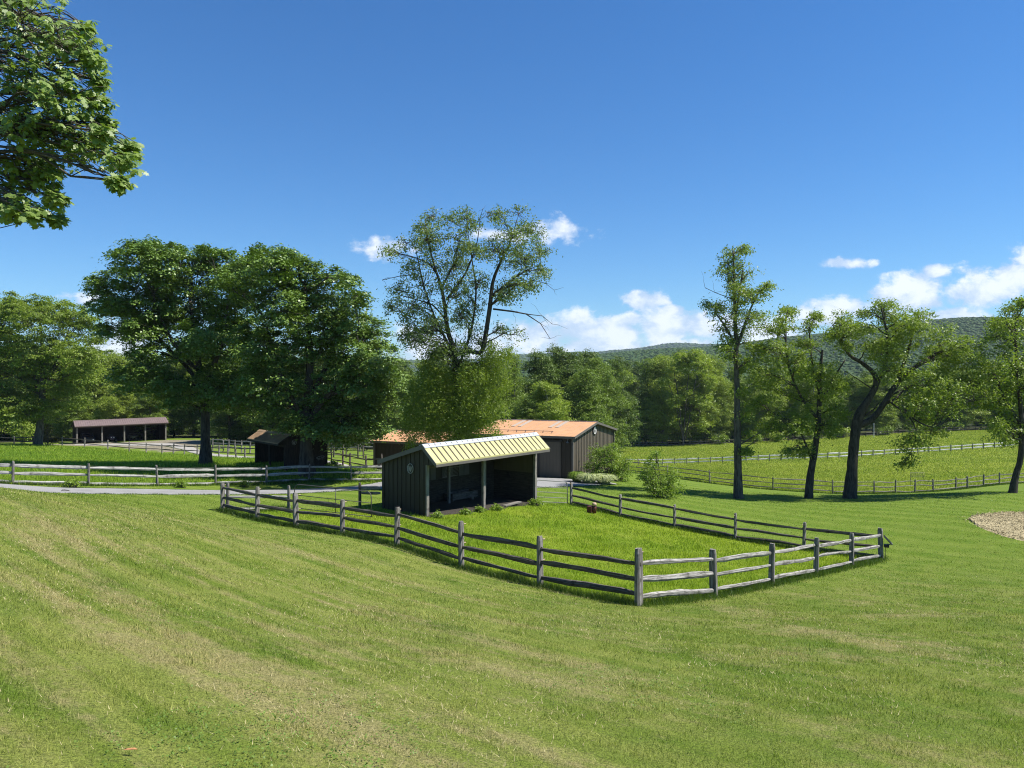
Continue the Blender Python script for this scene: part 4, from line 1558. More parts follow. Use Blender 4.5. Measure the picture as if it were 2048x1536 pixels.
def limb(mb, p, q, r0, r1, rg, rise=0.12, st=5, n=6, wig=0.05):
    p, q = np.array(p, float), np.array(q, float)
    L = np.linalg.norm(q - p)
    pts = []
    for i in range(st + 1):
        t = i / st
        c = p * (1 - t) + q * t
        c = c + np.array([0, 0, rise * L * math.sin(PI * t)])
        if 0 < i < st:
            c = c + rg.normal(size=3) * wig * L * 0.5
        pts.append(c)
    rad = [r0 + (r1 - r0) * (i / st) ** 0.8 for i in range(st + 1)]
    mb.tube(pts, rad, n, False)
    return pts


def hero_tree(name, label, d, trunks, lobes, mats, seed, depth=3.0, group=None, twigs=6, bare=(), lower=None, leaf=None, limb_r=0.5, extra_depth=True, front=0.35,
              limb_prob=1.0, cat='tree'):
    """trunks: lists of (px, py, width_px[, dd]); lobes: (px, py, r_px[, dd])"""
    rg = np.random.default_rng(seed)
    pxm = d / FPX
    t0 = trunks[0][0]
    gx = (t0[0] - 1024) / FPX * d
    base = Vector((gx, d, h1(gx, d)))
    root = thing(name, label, cat, base, group)
    mb = MB()
    nodes = []
    for ti, tk in enumerate(trunks):
        pts, rad = [], []
        for q in tk:
            dd = q[3] if len(q) > 3 else 0.0
            pts.append(np.array(P(q[0], q[1], d + dd)))
            rad.append(max(q[2] * pxm / 2, 0.012))
        if ti == 0:
            pts[0] = np.array(base)
            pts.insert(0, np.array(base) - np.array([0, 0, .5]))
            rad.insert(0, rad[0] * 1.35)
            rad[1] *= 1.18
        # resample smoothly
        P2, R2 = [], []
        for i in range(len(pts) - 1):
            pm = pts[max(i - 1, 0)]
            pn = pts[min(i + 2, len(pts) - 1)]
            for s in range(4):
                t = s / 4
                a, b = pts[i], pts[i + 1]
                c = 0.5 * ((2 * a) + (b - pm) * t + (2 * pm - 5 * a + 4 * b - pn) * t * t + (3 * a - 3 * b + pn - pm) * t ** 3)
                P2.append(c)
                R2.append(rad[i] * (1 - t) + rad[i + 1] * t)
        P2.append(pts[-1])
        R2.append(rad[-1])
        mb.tube(P2, R2, 10, True, 0.06, random.Random(seed + ti))
        for c, r in zip(P2, R2):
            nodes.append((c, r))
    zmin = base.z + 3.0
    nd = np.array([c for c, r in nodes])
    nr = np.array([r for c, r in nodes])
    L3 = []
    hangs = set()
    for q in lobes:
        dd = q[3] if len(q) > 3 else None
        r = q[2] * pxm
        if dd is None:
            dd = rg.uniform(-front, front) * depth
        L3.append((np.array(P(q[0], q[1], d + dd)), r))
        if len(q) > 3:
            hangs.add(len(L3) - 1)
        if extra_depth and len(q) == 3:
            for s in (-1, 1):
                if rg.uniform() < 0.62:
                    e = s * depth * rg.uniform(0.35, 1.0)
                    dx = rg.uniform(-.3, .3) * r
                    L3.append((np.array(P(q[0], q[1], d + e)) + np.array([dx, 0, -abs(rg.normal()) * .2 * r]), r * rg.uniform(.75, .95)))
    lf = dict(leaf or {})
    quads, cl = foliage(L3, rg, **lf)
    if limb_r > 0:
        for li, ((c, r), cs) in enumerate(zip(L3, cl)):
            if rg.uniform() > limb_prob:
                continue
            dz = c[2] - nd[:, 2] + (99 if li in hangs else 0)
            dist = np.linalg.norm(nd - c, axis=1)
            cost = dist + (np.where(nr > .3 * nr.max(), 20, 0) if li in hangs else 0) + np.where(dz < 0.25 * dist, 3.0 + 2 * np.abs(0.25 * dist - dz), 0) + np.where(nd[:, 2] < zmin, 9, 0) + np.where(nr > .75 * nr.max(), 3, 0)
            k = int(np.argmin(cost))
            r0 = min(nr[k] * 0.6, 0.035 + 0.02 * dist[k] * limb_r)
            pts = limb(mb, nd[k], c, r0, 0.018, rg, 0.08, 5, 6, 0.07)
            for j in rg.choice(len(cs), min(twigs, len(cs)), replace=False):
                s = pts[int(rg.integers(2, len(pts)))]
                limb(mb, s, cs[j], 0.02, 0.008, rg, 0.04, 3, 4, 0.08)
    for bt in bare:
        pts = [np.array(P(q[0], q[1], d + (q[3] if len(q) > 3 else 0))) for q in bt]
        mb.tube(pts, [max(q[2] * pxm / 2, 0.006) for q in bt], 5, False)
        for i in range(1, len(pts)):
            for _ in range(2):
                e = pts[i] + rg.normal(size=3) * 0.45 + np.array([0.25, 0, -0.1])
                limb(mb, pts[i], e, 0.012, 0.004, rg, 0.03, 3, 4, 0.1)
    mb.build('trunk', mats[0], root, smooth=True)
    arr_mesh('crown', quads.reshape(-1, 3), 4, mats[1], root)
    if lower:
        lo, lmat, lleaf = lower
        lo = [(905 + (q[0] - 905) * .80, q[1], q[2] * .9) for q in lo]
        L4 = []
        for q in lo:
            for dd in (-1.7, -.6, 0.6, 1.7):
                L4.append((np.array(P(q[0], q[1], d + dd * rg.uniform(.7, 1.2))), q[2] * pxm * rg.uniform(.85, 1.0)))
        qd, cl = foliage(L4, rg, **lleaf)
        arr_mesh('lower_foliage', qd.reshape(-1, 3), 4, lmat, root)
    return root


MAPLE = dict(dens=10, leaves=84, L=0.215, Wd=0.155, cr=0.58, flat=0.36, shell=0.62, droop=0.5, up=0.95, nrand=.38)
hero_tree('maple_tree', 'tall round-crowned dark green tree whose thick bare trunk stands in the left pasture', 60,
          [[(411, 930, 24), (411, 880, 18), (410, 820, 17), (404, 770, 15), (396, 720, 11), (388, 660, 8), (380, 600, 5)],
           [(408, 790, 12, -.3), (425, 740, 10, -1), (445, 680, 7, -1.4), (455, 610, 4, -1.5)],
           [(405, 775, 10, .2), (370, 730, 8, .8), (330, 690, 6, 1), (290, 640, 4, 1)],
           [(400, 745, 8), (350, 690, 6, -1.2), (310, 610, 4, -1.5)]],
          [(270, 516, 42), (228, 575, 48), (330, 528, 44), (392, 520, 38), (442, 522, 40), (300, 600, 62), (380, 600, 68), (460, 575, 58), (240, 634, 42), (205, 606, 28), (335, 680, 55),
           (420, 670, 66), (500, 535, 34), (285, 655, 40), (258, 745, 34), (350, 765, 45), (430, 765, 50), (305, 750, 38), (480, 650, 58), (500, 740, 45), (285, 700, 24), (215, 655, 16), (470, 800, 36),
           (300, 492, 22), (260, 490, 16), (350, 498, 18), (415, 500, 16), (192, 560, 14)],
          (M['bark_dark'], M['leaf_maple']), 101, 3.4, 'big trees over the left pasture', leaf=MAPLE)
hero_tree('maple_tree', 'broad dense dark green tree shading the old wooden shed', 54.3,
          [[(614, 945, 30), (612, 900, 24), (612, 850, 22), (616, 790, 18), (620, 720, 14), (615, 640, 8), (610, 570, 5)],
           [(614, 850, 13), (640, 810, 11, -.6), (680, 760, 8, -1), (720, 700, 5, -1.2)],
           [(612, 840, 12), (580, 790, 9, -.5), (550, 720, 7, -.8), (530, 640, 4, -1)],
           [(616, 800, 10, .2), (660, 720, 7, 1), (690, 640, 4, 1.4)]],
          [(540, 525, 46), (600, 552, 46), (650, 580, 44), (690, 556, 22), (560, 600, 58), (640, 640, 62), (700, 640, 46), (742, 665, 38), (700, 700, 58), (762, 715, 36), (600, 700, 62), (520, 680, 48),
           (540, 760, 56), (650, 760, 66), (738, 770, 56), (778, 750, 24), (788, 800, 20), (565, 808, 46), (640, 830, 48), (720, 830, 52), (497, 790, 32), (520, 505, 24), (575, 510, 22), (470, 560, 30),
           (660, 550, 22), (625, 525, 20), (715, 590, 22), (690, 862, 26), (750, 850, 28), (582, 850, 12)],
          (M['bark_dark'], M['leaf_maple']), 102, 3.2, 'big trees over the left pasture', leaf=MAPLE)
hero_tree('shade_tree', 'mid green spreading tree at the left edge of the picture beyond the pasture', 98,
          [[(75, 892, 17), (80, 850, 13), (84, 800, 12), (86, 750, 10), (84, 690, 6), (80, 640, 4)], [(84, 790, 8), (110, 730, 6), (135, 670, 4)], [(84, 780, 8), (50, 720, 6), (20, 660, 4)]],
          [(20, 612, 36), (62, 622, 40), (110, 620, 36), (150, 632, 32), (180, 645, 22), (0, 680, 48), (70, 690, 55), (140, 690, 46), (190, 672, 20), (170, 740, 36), (100, 760, 55), (30, 760, 55), (-20, 800, 46),
           (70, 815, 36), (140, 795, 36), (-40, 640, 55), (15, 826, 30), (190, 710, 14), (-60, 740, 60)],
          (M['bark'], M['leaf_ash']), 103, 4.5, 'big trees over the left pasture', leaf=dict(dens=8, leaves=64, L=0.24, Wd=0.17, cr=0.72, flat=0.3, shell=0.5, droop=0.35, up=0.8))
ELM_LEAF = dict(dens=12.5, leaves=27, L=0.165, Wd=0.08, cr=0.36, flat=0.7, shell=0.35, droop=0.1, up=0.25, hang=0.14)
hero_tree('locust_tree', 'tall sparse tree with forked dark limbs behind the tan-roofed shelter', 48.5,
          [[(920, 905, 15), (915, 850, 14), (911, 794, 13), (910, 712, 11), (895, 660, 9), (889, 608, 7.5), (881, 569, 6), (868, 530, 4), (856, 480, 2.5), (850, 440, 1.5)],
           [(912, 750, 6), (902, 700, 5), (872, 640, 4), (850, 580, 3), (836, 520, 2), (830, 490, 1.2)],
           [(913, 740, 6), (934, 690, 5), (946, 640, 4.5), (952, 580, 3.5), (944, 520, 2.5), (935, 460, 1.4)],
           [(911, 712, 8), (926, 703, 7), (945, 704, 7), (962, 704, 9), (970, 677, 10), (980, 612, 9), (986, 563, 7), (1003, 520, 5), (1019, 488, 3), (1034, 440, 1.5)],
           [(893, 600, 5), (925, 556, 4), (941, 524, 3), (954, 485, 2), (960, 440, 1.2)],
           [(884, 575, 4), (908, 527, 3), (928, 490, 2), (935, 440, 1.2)],
           [(892, 640, 4), (865, 610, 3), (835, 600, 2), (800, 590, 1.4)],
           [(880, 560, 3.5), (860, 530, 3), (830, 515, 2), (790, 505, 1.2)],
           [(984, 590, 4), (1010, 570, 3), (1045, 545, 2), (1080, 530, 1.2)],
           [(898, 668, 4), (870, 660, 3), (840, 665, 2)]],
          [(869, 433, 22), (897, 440, 32), (934, 436, 30), (840, 455, 28), (811, 485, 28), (775, 503, 16), (856, 475, 36), (908, 478, 40), (993, 429, 22), (1038, 427, 26), (1064, 455, 28), (1025, 465, 36),
           (1084, 504, 22), (1087, 537, 20), (1042, 514, 40), (993, 498, 38), (954, 498, 32), (911, 530, 44), (863, 530, 42), (824, 537, 28), (840, 569, 38), (798, 575, 22), (778, 612, 18), (824, 611, 32), (856, 602, 38),
           (908, 582, 42), (928, 621, 34), (1025, 569, 34), (1058, 563, 24), (1006, 582, 30), (837, 660, 38), (817, 673, 28), (869, 647, 38), (934, 654, 26), (954, 686, 28), (1006, 655, 16), (1035, 668, 18), (885, 690, 26),
           (960, 560, 28), (1075, 480, 16), (880, 702, 26), (905, 690, 24), (930, 692, 22), (928, 722, 24), (892, 722, 24), (858, 705, 24), (975, 725, 22), (945, 600, 26)],
          (M['bark_dark'], M['leaf_elm']), 104, 2.6, None, twigs=18, leaf=ELM_LEAF, limb_r=.4,
          bare=[[(986, 618, 4), (1026, 623, 3.4), (1052, 628, 2.6), (1081, 647, 1.8), (1100, 677, 1)], [(1052, 628, 2), (1085, 632, 1.4), (1104, 648, .8)], [(1060, 560, 1.6), (1090, 566, 1.2), (1108, 580, .7)],
                [(835, 548, 2.4), (800, 552, 1.6), (764, 560, 1)], [(940, 470, 1.5), (958, 440, 1), (966, 418, .7)]],
          lower=([(863, 758, 42), (908, 750, 46), (960, 752, 46), (988, 742, 32), (1005, 784, 28), (830, 788, 36), (876, 807, 50), (928, 807, 54), (975, 807, 42), (810, 822, 30), (846, 835, 36), (895, 842, 34), (944, 842, 38), (986, 838, 28),
                  (1025, 714, 26), (1045, 700, 16), (985, 706, 22), (836, 745, 22), (850, 715, 16), (790, 800, 13), (1038, 760, 14), (1030, 815, 12), (788, 850, 14), (1012, 868, 12), (1000, 690, 14), (876, 700, 15), (812, 765, 15), (1020, 735, 12), (962, 872, 10), (800, 876, 9), (870, 866, 10), (850, 858, 14), (820, 856, 10), (900, 870, 12), (935, 866, 14)],
                 M['leaf_willow'], dict(dens=19, leaves=28, L=0.15, Wd=0.062, cr=0.36, flat=0.9, shell=0.4, droop=0.1, up=0.35, hang=0.38)))
ASH = dict(dens=11, leaves=36, L=0.165, Wd=0.10, cr=0.42, flat=0.55, shell=0.4, droop=0.25, up=0.55, hang=0.05)
GR = 'four trees standing in a row on the right lawn'
hero_tree('slender_tree', 'tall slender straight-trunked tree, leftmost of the row on the right lawn', 54,
          [[(1477, 1000, 18), (1476, 940, 15), (1475, 860, 13), (1474, 780, 11), (1472, 700, 9), (1470, 620, 7), (1468, 550, 5), (1466, 500, 2.5)],
           [(1472, 700, 7), (1486, 660, 6), (1500, 620, 4), (1518, 585, 2.5)], [(1471, 690, 5), (1452, 655, 4), (1430, 625, 2.5)], [(1470, 640, 5), (1478, 590, 4), (1486, 540, 2.5)]],
          [(1470, 505, 24), (1450, 530, 22), (1480, 530, 24), (1494, 552, 20), (1455, 565, 24), (1475, 580, 28), (1500, 590, 24), (1522, 585, 18), (1535, 572, 10), (1432, 612, 20), (1418, 606, 10), (1460, 625, 28), (1490, 635, 28),
           (1518, 630, 20), (1450, 660, 20), (1475, 675, 28), (1498, 680, 20), (1448, 695, 14), (1466, 715, 16), (1500, 720, 14), (1490, 498, 12), (1484, 780, 12), (1490, 830, 12), (1478, 740, 12), (1490, 900, 6), (1496, 868, 8)],
          (M['bark'], M['leaf_ash']), 105, 1.5, GR, twigs=7, leaf=ASH, limb_r=.5, bare=[[(1476, 920, 3), (1495, 893, 2), (1515, 880, 1)], [(1478, 890, 3), (1520, 865, 2), (1560, 845, 1)], [(1470, 600, 2), (1430, 585, 1.2), (1410, 575, .8)]])
hero_tree('forked_tree', 'smaller dark tree with thin curved trunk, between the slender and the leaning tree', 55,
          [[(1618, 998, 15), (1621, 950, 14), (1630, 900, 12), (1636, 850, 11), (1639, 800, 9), (1640, 750, 7), (1645, 700, 4)], [(1625, 922, 6), (1612, 890, 4), (1604, 870, 2.5)], [(1637, 840, 6), (1600, 790, 5), (1575, 720, 4), (1572, 650, 2)],
           [(1638, 810, 6), (1665, 760, 4), (1690, 720, 2.5)], [(1640, 790, 5), (1625, 730, 4), (1618, 660, 2)]],
          [(1575, 622, 14), (1570, 655, 24), (1622, 650, 16), (1612, 690, 26), (1540, 695, 34), (1582, 725, 42), (1520, 745, 34), (1632, 742, 40), (1560, 790, 44), (1510, 800, 26), (1622, 800, 44), (1675, 770, 30), (1680, 815, 28),
           (1590, 848, 36), (1540, 848, 28), (1650, 848, 30), (1600, 888, 18), (1578, 900, 10), (1612, 905, 12), (1535, 655, 20), (1520, 700, 22), (1632, 630, 8), (1560, 640, 10)],
          (M['bark_dark'], M['leaf_ash']), 106, 2.6, GR, twigs=6, leaf=dict(ASH, dens=11.5, leaves=42), limb_r=.5)
hero_tree('leaning_tree', 'thick-trunked forked tree leaning right with a low hanging bough, in the right lawn row', 54.5,
          [[(1700, 1000, 24), (1704, 940, 20), (1709, 880, 19), (1718, 832, 20), (1736, 800, 13), (1752, 770, 11), (1746, 745, 9), (1722, 725, 7), (1700, 711, 6), (1680, 680, 4), (1672, 650, 2.5)],
           [(1714, 852, 14), (1744, 838, 12), (1766, 810, 11), (1787, 777, 10), (1817, 744, 7), (1850, 720, 6), (1890, 700, 4)],
           [(1752, 772, 9), (1770, 730, 7), (1776, 680, 6), (1768, 640, 4), (1760, 605, 2)],
           [(1790, 775, 7), (1812, 715, 6), (1826, 665, 4), (1835, 640, 2)],
           [(1776, 800, 4, -.6), (1809, 825, 3.4, -1.6), (1845, 848, 2.6, -2.3), (1875, 857, 1.8, -2.5)],
           [(1809, 825, 2.6, -1.6), (1826, 845, 2.2, -2.2), (1832, 872, 1.8, -2.5), (1822, 905, 1.2, -2.6)]],
          [(1680, 642, 26), (1700, 660, 30), (1730, 650, 20), (1665, 668, 16), (1695, 690, 20), (1762, 606, 22), (1780, 630, 32), (1806, 642, 38), (1842, 638, 22), (1824, 680, 50), (1776, 697, 46), (1745, 690, 22), (1878, 686, 50), (1915, 715, 44),
           (1935, 690, 30), (1962, 744, 38), (1860, 762, 52), (1918, 780, 42), (1842, 806, 40), (1790, 742, 34), (1880, 815, 30), (1965, 790, 24), (1810, 800, 24), (1820, 872, 26, -2.5), (1845, 885, 22, -2.6), (1862, 868, 22, -2.4), (1798, 892, 16, -2.5), (1806, 928, 12, -2.6),
           (1824, 915, 14, -2.6), (1840, 835, 24, -2), (1880, 860, 14, -2.4), (1728, 625, 10)],
          (M['bark_dark'], M['leaf_ash']), 107, 2.8, GR, twigs=6, leaf=dict(ASH, dens=11.5, leaves=42), limb_r=.6, bare=[[(1748, 780, 3), (1715, 758, 2), (1690, 742, 1)], [(1720, 838, 4), (1748, 818, 3), (1757, 806, 1.5)]])
hero_tree('leaning_tree', 'curved-trunk tree cut by the right edge of the picture', 55,
          [[(2026, 987, 15), (2032, 950, 12), (2041, 916, 11), (2044, 861, 10), (2040, 800, 8), (2034, 730, 7), (2030, 660, 4)], [(2043, 850, 7), (2010, 800, 5), (1990, 750, 3)], [(2042, 840, 7), (2070, 770, 5), (2090, 700, 3)]],
          [(2034, 618, 26), (2020, 650, 36), (1998, 672, 30), (2060, 680, 50), (2010, 720, 40), (1985, 745, 28), (2040, 770, 48), (2000, 800, 36), (2065, 850, 46), (2020, 855, 34), (1988, 835, 26), (2090, 740, 60), (2000, 880, 18), (2046, 600, 14), (2110, 650, 60), (1995, 640, 12)],
          (M['bark_dark'], M['leaf_ash']), 108, 2.8, GR, twigs=6, leaf=dict(ASH, dens=11.5, leaves=42), limb_r=.5)

# ---- near tree reaching in from the left
rg = np.random.default_rng(55)
nb = Vector((-9.6, 9.8, h1(-9.6, 9.8)))
near = thing('oak_tree', 'near tree reaching large lobed leaves into the upper left corner', 'tree', nb)
NL = [(40, 30, 70), (115, 60, 62), (150, 100, 46), (185, 118, 26), (60, 150, 78), (130, 190, 66), (190, 195, 24), (40, 250, 70), (110, 270, 58), (170, 285, 42), (205, 262, 18), (240, 318, 34), (258, 295, 18), (60, 330, 48), (20, 378, 40),
      (100, 345, 36), (112, 395, 20), (30, 418, 28), (68, 425, 18), (112, 436, 9), (238, 362, 16), (170, 55, 12), (200, 160, 14), (215, 240, 12),
      (-70, 90, 90), (-90, 250, 90), (-70, 380, 60), (60, -60, 80), (-60, -90, 100), (-220, 120, 120), (-240, 300, 100), (-120, -160, 120)]
mb = MB()
fork = np.array([-8.7, 9.6, 1.2])
mb.tube([np.array(nb) - np.array([0, 0, .5]), np.array(nb), np.array(nb) + np.array([.1, 0, 1.2]), fork], [.42, .36, .30, .24], 12, True, .05, random.Random(3))
mb.tube([fork, (-8.0, 9.3, 2.8), (-7.6, 9.0, 4.6), (-7.2, 8.8, 6.4)], [.24, .19, .13, .06], 9, True, .05, random.Random(4))
KEY = [fork, np.array([-7.7, 9.2, 2.4]), np.array([-7.8, 9.1, 3.6]), np.array([-7.5, 9.0, 4.6])]
tmpl = np.array([(0, 0), (.08, .05), (.16, .30), (.26, .17), (.34, .22), (.44, .46), (.52, .20), (.62, .24), (.72, .36), (.80, .13), (1.0, 0.0),
                 (.80, -.13), (.72, -.36), (.62, -.24), (.52, -.20), (.44, -.46), (.34, -.22), (.26, -.17), (.16, -.30), (.08, -.05)])
LV = []
for (px, py, rpx) in NL:
    far = px < -40 or py < -30
    for rep in range(2 if not far else 1):
        dd = 8.6 + rg.uniform(-.7, .7)
        c = np.array(P(px, py, dd))
        r = rpx * dd / FPX
        k = KEY[int(np.argmin([np.linalg.norm(q - c) + (2 if q[2] > c[2] + .6 else 0) for q in KEY]))]
        pts = limb(mb, k, c, 0.030, 0.009, rg, 0.10, 6, 6, 0.06)
        r *= .94
        nt = int(20 + 215 * r * r) if not far else 16
        for _ in range(nt):
            e = c + unit(rg.normal(size=3)) * r * (rg.uniform(.3, 1.0) if rg.uniform() < .85 else rg.uniform(1.0, 1.35)) * np.array([1, 1.2, .95])
            s = pts[int(rg.integers(4, 7))]
            if rg.uniform() < 0.5:
                limb(mb, s, e, 0.008, 0.003, rg, 0.05, 3, 4, 0.1)
            m = int(rg.integers(5, 9))
            ang = rg.uniform(0, 2 * PI) + np.arange(m) * 2.4
            out_ = np.stack([np.cos(ang), np.sin(ang), rg.uniform(-1.5, .1, m)], -1) + unit(e - c) * .3
            tdir = unit(out_)
            nn = unit(np.cross(tdir, rg.normal(size=(m, 3)) * .4 + np.stack([-np.sin(ang), np.cos(ang), np.zeros(m)], -1)))
            nn = unit(nn + rg.normal(size=(m, 3)) * .25 + np.array([.75, -.65, .45]))
            nn = unit(nn - tdir * (nn * tdir).sum(-1, keepdims=True))
            bb = np.cross(nn, tdir)
            Ls = rg.uniform(.045, .10, (m, 1, 1))
            st = (e + tdir * .02)[:, None, :]
            V = st + tdir[:, None, :] * tmpl[None, :, :1] * Ls + bb[:, None, :] * tmpl[None, :, 1:] * Ls * .95
            V = V - nn[:, None, :] * (tmpl[None, :, 1:] ** 2 * .35 - (-.12) * tmpl[None, :, :1] ** 2) * Ls
            LV.append(V)
LV = np.concatenate(LV)
mb.build('trunk', M['bark'], near, smooth=True)
arr_mesh('crown', LV.reshape(-1, 3), len(tmpl), M['leaf_oak'], near)


# ---- woodland trees: prototypes then copies
def wood_proto(name, label, seed, h, w, mat, bark, low=0.12, leafL=0.27, group=None, dens=7.5, leaves=46, shape=1.0, nl=26):
    rg = np.random.default_rng(seed)
    root = thing(name, label, 'tree', (0, 0, 0), group)
    lobes = []
    for k in range(nl):
        t = low + (0.96 - low) * ((k + rg.uniform()) / nl)
        env = math.sin(PI * min(1, (t * 0.86 + 0.16))) ** (0.6 * shape)
        a = rg.uniform(0, 2 * PI)
        rr = w / 2 * env * rg.uniform(.35, .85)
        lobes.append((np.array([math.cos(a) * rr, math.sin(a) * rr, t * h]), w * (0.13 + .11 * env) * rg.uniform(.75, 1.2)))
    q, cl = foliage(lobes, rg, dens=dens, leaves=leaves, L=leafL, Wd=leafL * .68, cr=0.8, flat=0.4, shell=0.45, droop=0.35, up=0.7)
    mb = MB()
    pts = [(0, 0, -.8), (0, 0, .3)] + [(rg.normal() * .25, rg.normal() * .25, h * t) for t in (.25, .5, .75, .92)]
    mb.tube(pts, [.42, .32, .27, .2, .12, .04], 8, True)
    for (c, r), cs in zip(lobes, cl):
        z = max(.12 * h, c[2] - .35 * math.hypot(c[0], c[1]) - .8)
        limb(mb, (0, 0, z), c, .09, .03, rg, .06, 4, 5, .05)
    mb.build('trunk', bark, root, smooth=True)
    arr_mesh('crown', q.reshape(-1, 3), 4, mat, root)
    return root


WG = 'trees of the wood edge'
WT = 'woodland_tree'
kinds = [
    ['rounded mid green tree', 201, 20, 11.0, 'leaf_wood', 'bark', .05, 1.0],
    ['dark dense tree', 202, 21, 10.0, 'leaf_wood_dark', 'bark_dark', .04, 1.0],
    ['tall narrow green tree', 203, 23, 8.0, 'leaf_wood', 'bark', .05, .8],
    ['light yellow-green tree', 204, 19, 10.0, 'leaf_wood_light', 'bark_pale', .05, 1.0],
    ['broad pale-trunked tree', 205, 20, 12.0, 'leaf_wood_light', 'bark_pale', .10, 1.1],
    ['ragged dark tree', 206, 22, 9.0, 'leaf_wood_dark', 'bark', .07, .9]]
MARKS = [(0, 'left picture edge'), (75, 'left shade tree'), (150, 'maroon roof left end'), (242, 'maroon roof middle'), (333, 'maroon roof right end'), (410, 'big bare trunk'), (500, 'old shed left end'),
         (570, 'old shed middle'), (612, 'old shed trunk'), (700, 'corral rails'), (752, 'wing barn left end'), (820, 'wing barn middle'), (910, 'forked locust tree'), (1010, 'orange roof left end'), (1100, 'orange roof middle'),
         (1188, 'barn gable'), (1254, 'thin pale-trunked tree'), (1325, 'two-humped shrub'), (1367, 'many-stemmed tree'), (1476, 'slender tree'), (1545, 'yellow-green bush'), (1618, 'smaller forked tree'), (1710, 'leaning tree trunk'), (1830, 'hanging bough'),
         (1930, 'leaning crown end'), (2030, 'curved edge tree')]
protos = [[wood_proto(WT, k[0], k[1], k[2], k[3], M[k[4]], M[k[5]], k[6], group=WG, shape=k[7]), k[2], False] for k in kinds]
rw = np.random.default_rng(77)


def place_tree(px, d, top, where, kind=None):
    k = int(rw.integers(0, 6)) if kind is None else kind
    pr = protos[k]
    g = G(px, d)
    ztop = P(px, top, d).z
    s = max(0.35, (ztop - g.z) / pr[1])
    sw = max(.6, s ** .6) * rw.uniform(.9, 1.15)
    mk = min(MARKS, key=lambda q: abs(q[0] - px))
    side = 'left of' if px < mk[0] - 9 else 'right of' if px > mk[0] + 9 else 'behind'
    lb = kinds[k][0] + ' ' + where + ', ' + side + ' the ' + mk[1]
    rz = rw.uniform(0, 6.28)
    if not pr[2]:
        o = pr[0]
        o.location, o.rotation_euler, o.scale = g, (0, 0, rz), (sw, sw, s)
        o['label'] = lb
        pr[2] = True
    else:
        o = copy_tree(pr[0], g, rz, (sw, sw, s), lb)
    return o


TOPR = [(980, 712), (1040, 700), (1075, 698), (1120, 688), (1160, 706), (1200, 708), (1250, 722), (1300, 716), (1345, 706), (1385, 700), (1425, 712), (1470, 735), (1520, 730), (1600, 742), (1700, 745), (1800, 742), (1900, 735), (2000, 728), (2100, 715)]


def topr(px):
    return float(np.interp(px, [a for a, b in TOPR], [b for a, b in TOPR]))


R_ = 'at the wood edge'
B_ = 'in the wood'
L_ = 'in the left wood'
C_ = 'in the wood'
for px in np.arange(1248, 2110, 38):
    p = px + rw.uniform(-9, 9)
    place_tree(p, 197 + rw.uniform(0, 8) + max(0, (px - 1500)) * .014, topr(p) + rw.uniform(-7, 7), R_)
for px in np.arange(1230, 2110, 46):
    p = px + rw.uniform(-12, 12)
    place_tree(p, 214 + rw.uniform(0, 8) + max(0, (px - 1500)) * .014, topr(p) + rw.uniform(-10, 4), 'farther back')
for px, d, top, k in [(770, 118, 735, 1), (810, 112, 740, 0), (850, 120, 715, 3), (890, 125, 730, 1), (935, 122, 720, 2), (985, 118, 715, 1), (1030, 112, 705, 2), (1072, 120, 700, 1), (1110, 130, 690, 1), (1090, 104, 760, 3), (1145, 128, 700, 5),
                      (1165, 120, 735, 0), (1200, 140, 712, 0), (1228, 160, 716, 5), (1050, 104, 790, 0), (1180, 145, 700, 1)]:
    place_tree(px, d, top, B_, k)
for px in np.arange(-90, 480, 40):
    place_tree(px + rw.uniform(-8, 8), 137 + rw.uniform(0, 8), float(np.interp(px, [-100, 150, 200, 260, 480], [690, 690, 688, 705, 700])) + rw.uniform(-4, 14), L_)
for px in np.arange(-70, 480, 46):
    place_tree(px + rw.uniform(-8, 8), 158 + rw.uniform(0, 8), 690 + rw.uniform(-6, 10), 'farther back', [1, 5, 0][int(rw.integers(0, 3))])
for px in np.arange(455, 800, 36):
    place_tree(px + rw.uniform(-8, 8), 112 + rw.uniform(0, 8), 705 + rw.uniform(-10, 14), C_, [1, 5, 1, 0][int(rw.integers(0, 4))])
for px in np.arange(440, 800, 44):
    place_tree(px + rw.uniform(-8, 8), 130 + rw.uniform(0, 8), 700 + rw.uniform(-10, 14), 'farther back', [1, 5][int(rw.integers(0, 2))])
# smaller sunlit trees in front of the left wood
place_tree(232, 128, 765, 'small and sunlit', 3)
place_tree(300, 128, 775, 'low and small', 0)
place_tree(150, 130, 775, 'low and small', 0)

# pale many-stemmed tree in the far wood edge
hero_tree('many_stemmed_tree', 'pale leaning bare stems with light foliage in the far wood edge', 190,
          [[(1367, 888, 3), (1362, 840, 2.4), (1356, 790, 1.8), (1348, 745, 1.2)], [(1366, 885, 2.5), (1370, 830, 2), (1374, 780, 1.6), (1380, 730, 1)], [(1368, 885, 2.5), (1380, 830, 2), (1388, 780, 1.5), (1396, 735, 1)], [(1363, 865, 2), (1352, 810, 1.4), (1338, 770, 1)]],
          [(1350, 735, 22), (1375, 722, 26), (1400, 730, 24), (1330, 760, 16), (1415, 760, 18), (1360, 712, 14), (1390, 705, 14), (1345, 800, 18), (1372, 790, 14), (1405, 800, 20), (1385, 830, 14), (1345, 840, 16), (1405, 845, 16)],
          (M['bark'], M['leaf_wood_light']), 109, 3.0, WG, leaf=dict(dens=4, leaves=24, L=.42, Wd=.28, cr=.8, flat=.4, shell=.45, droop=.3, up=.7), limb_r=.3, twigs=2)
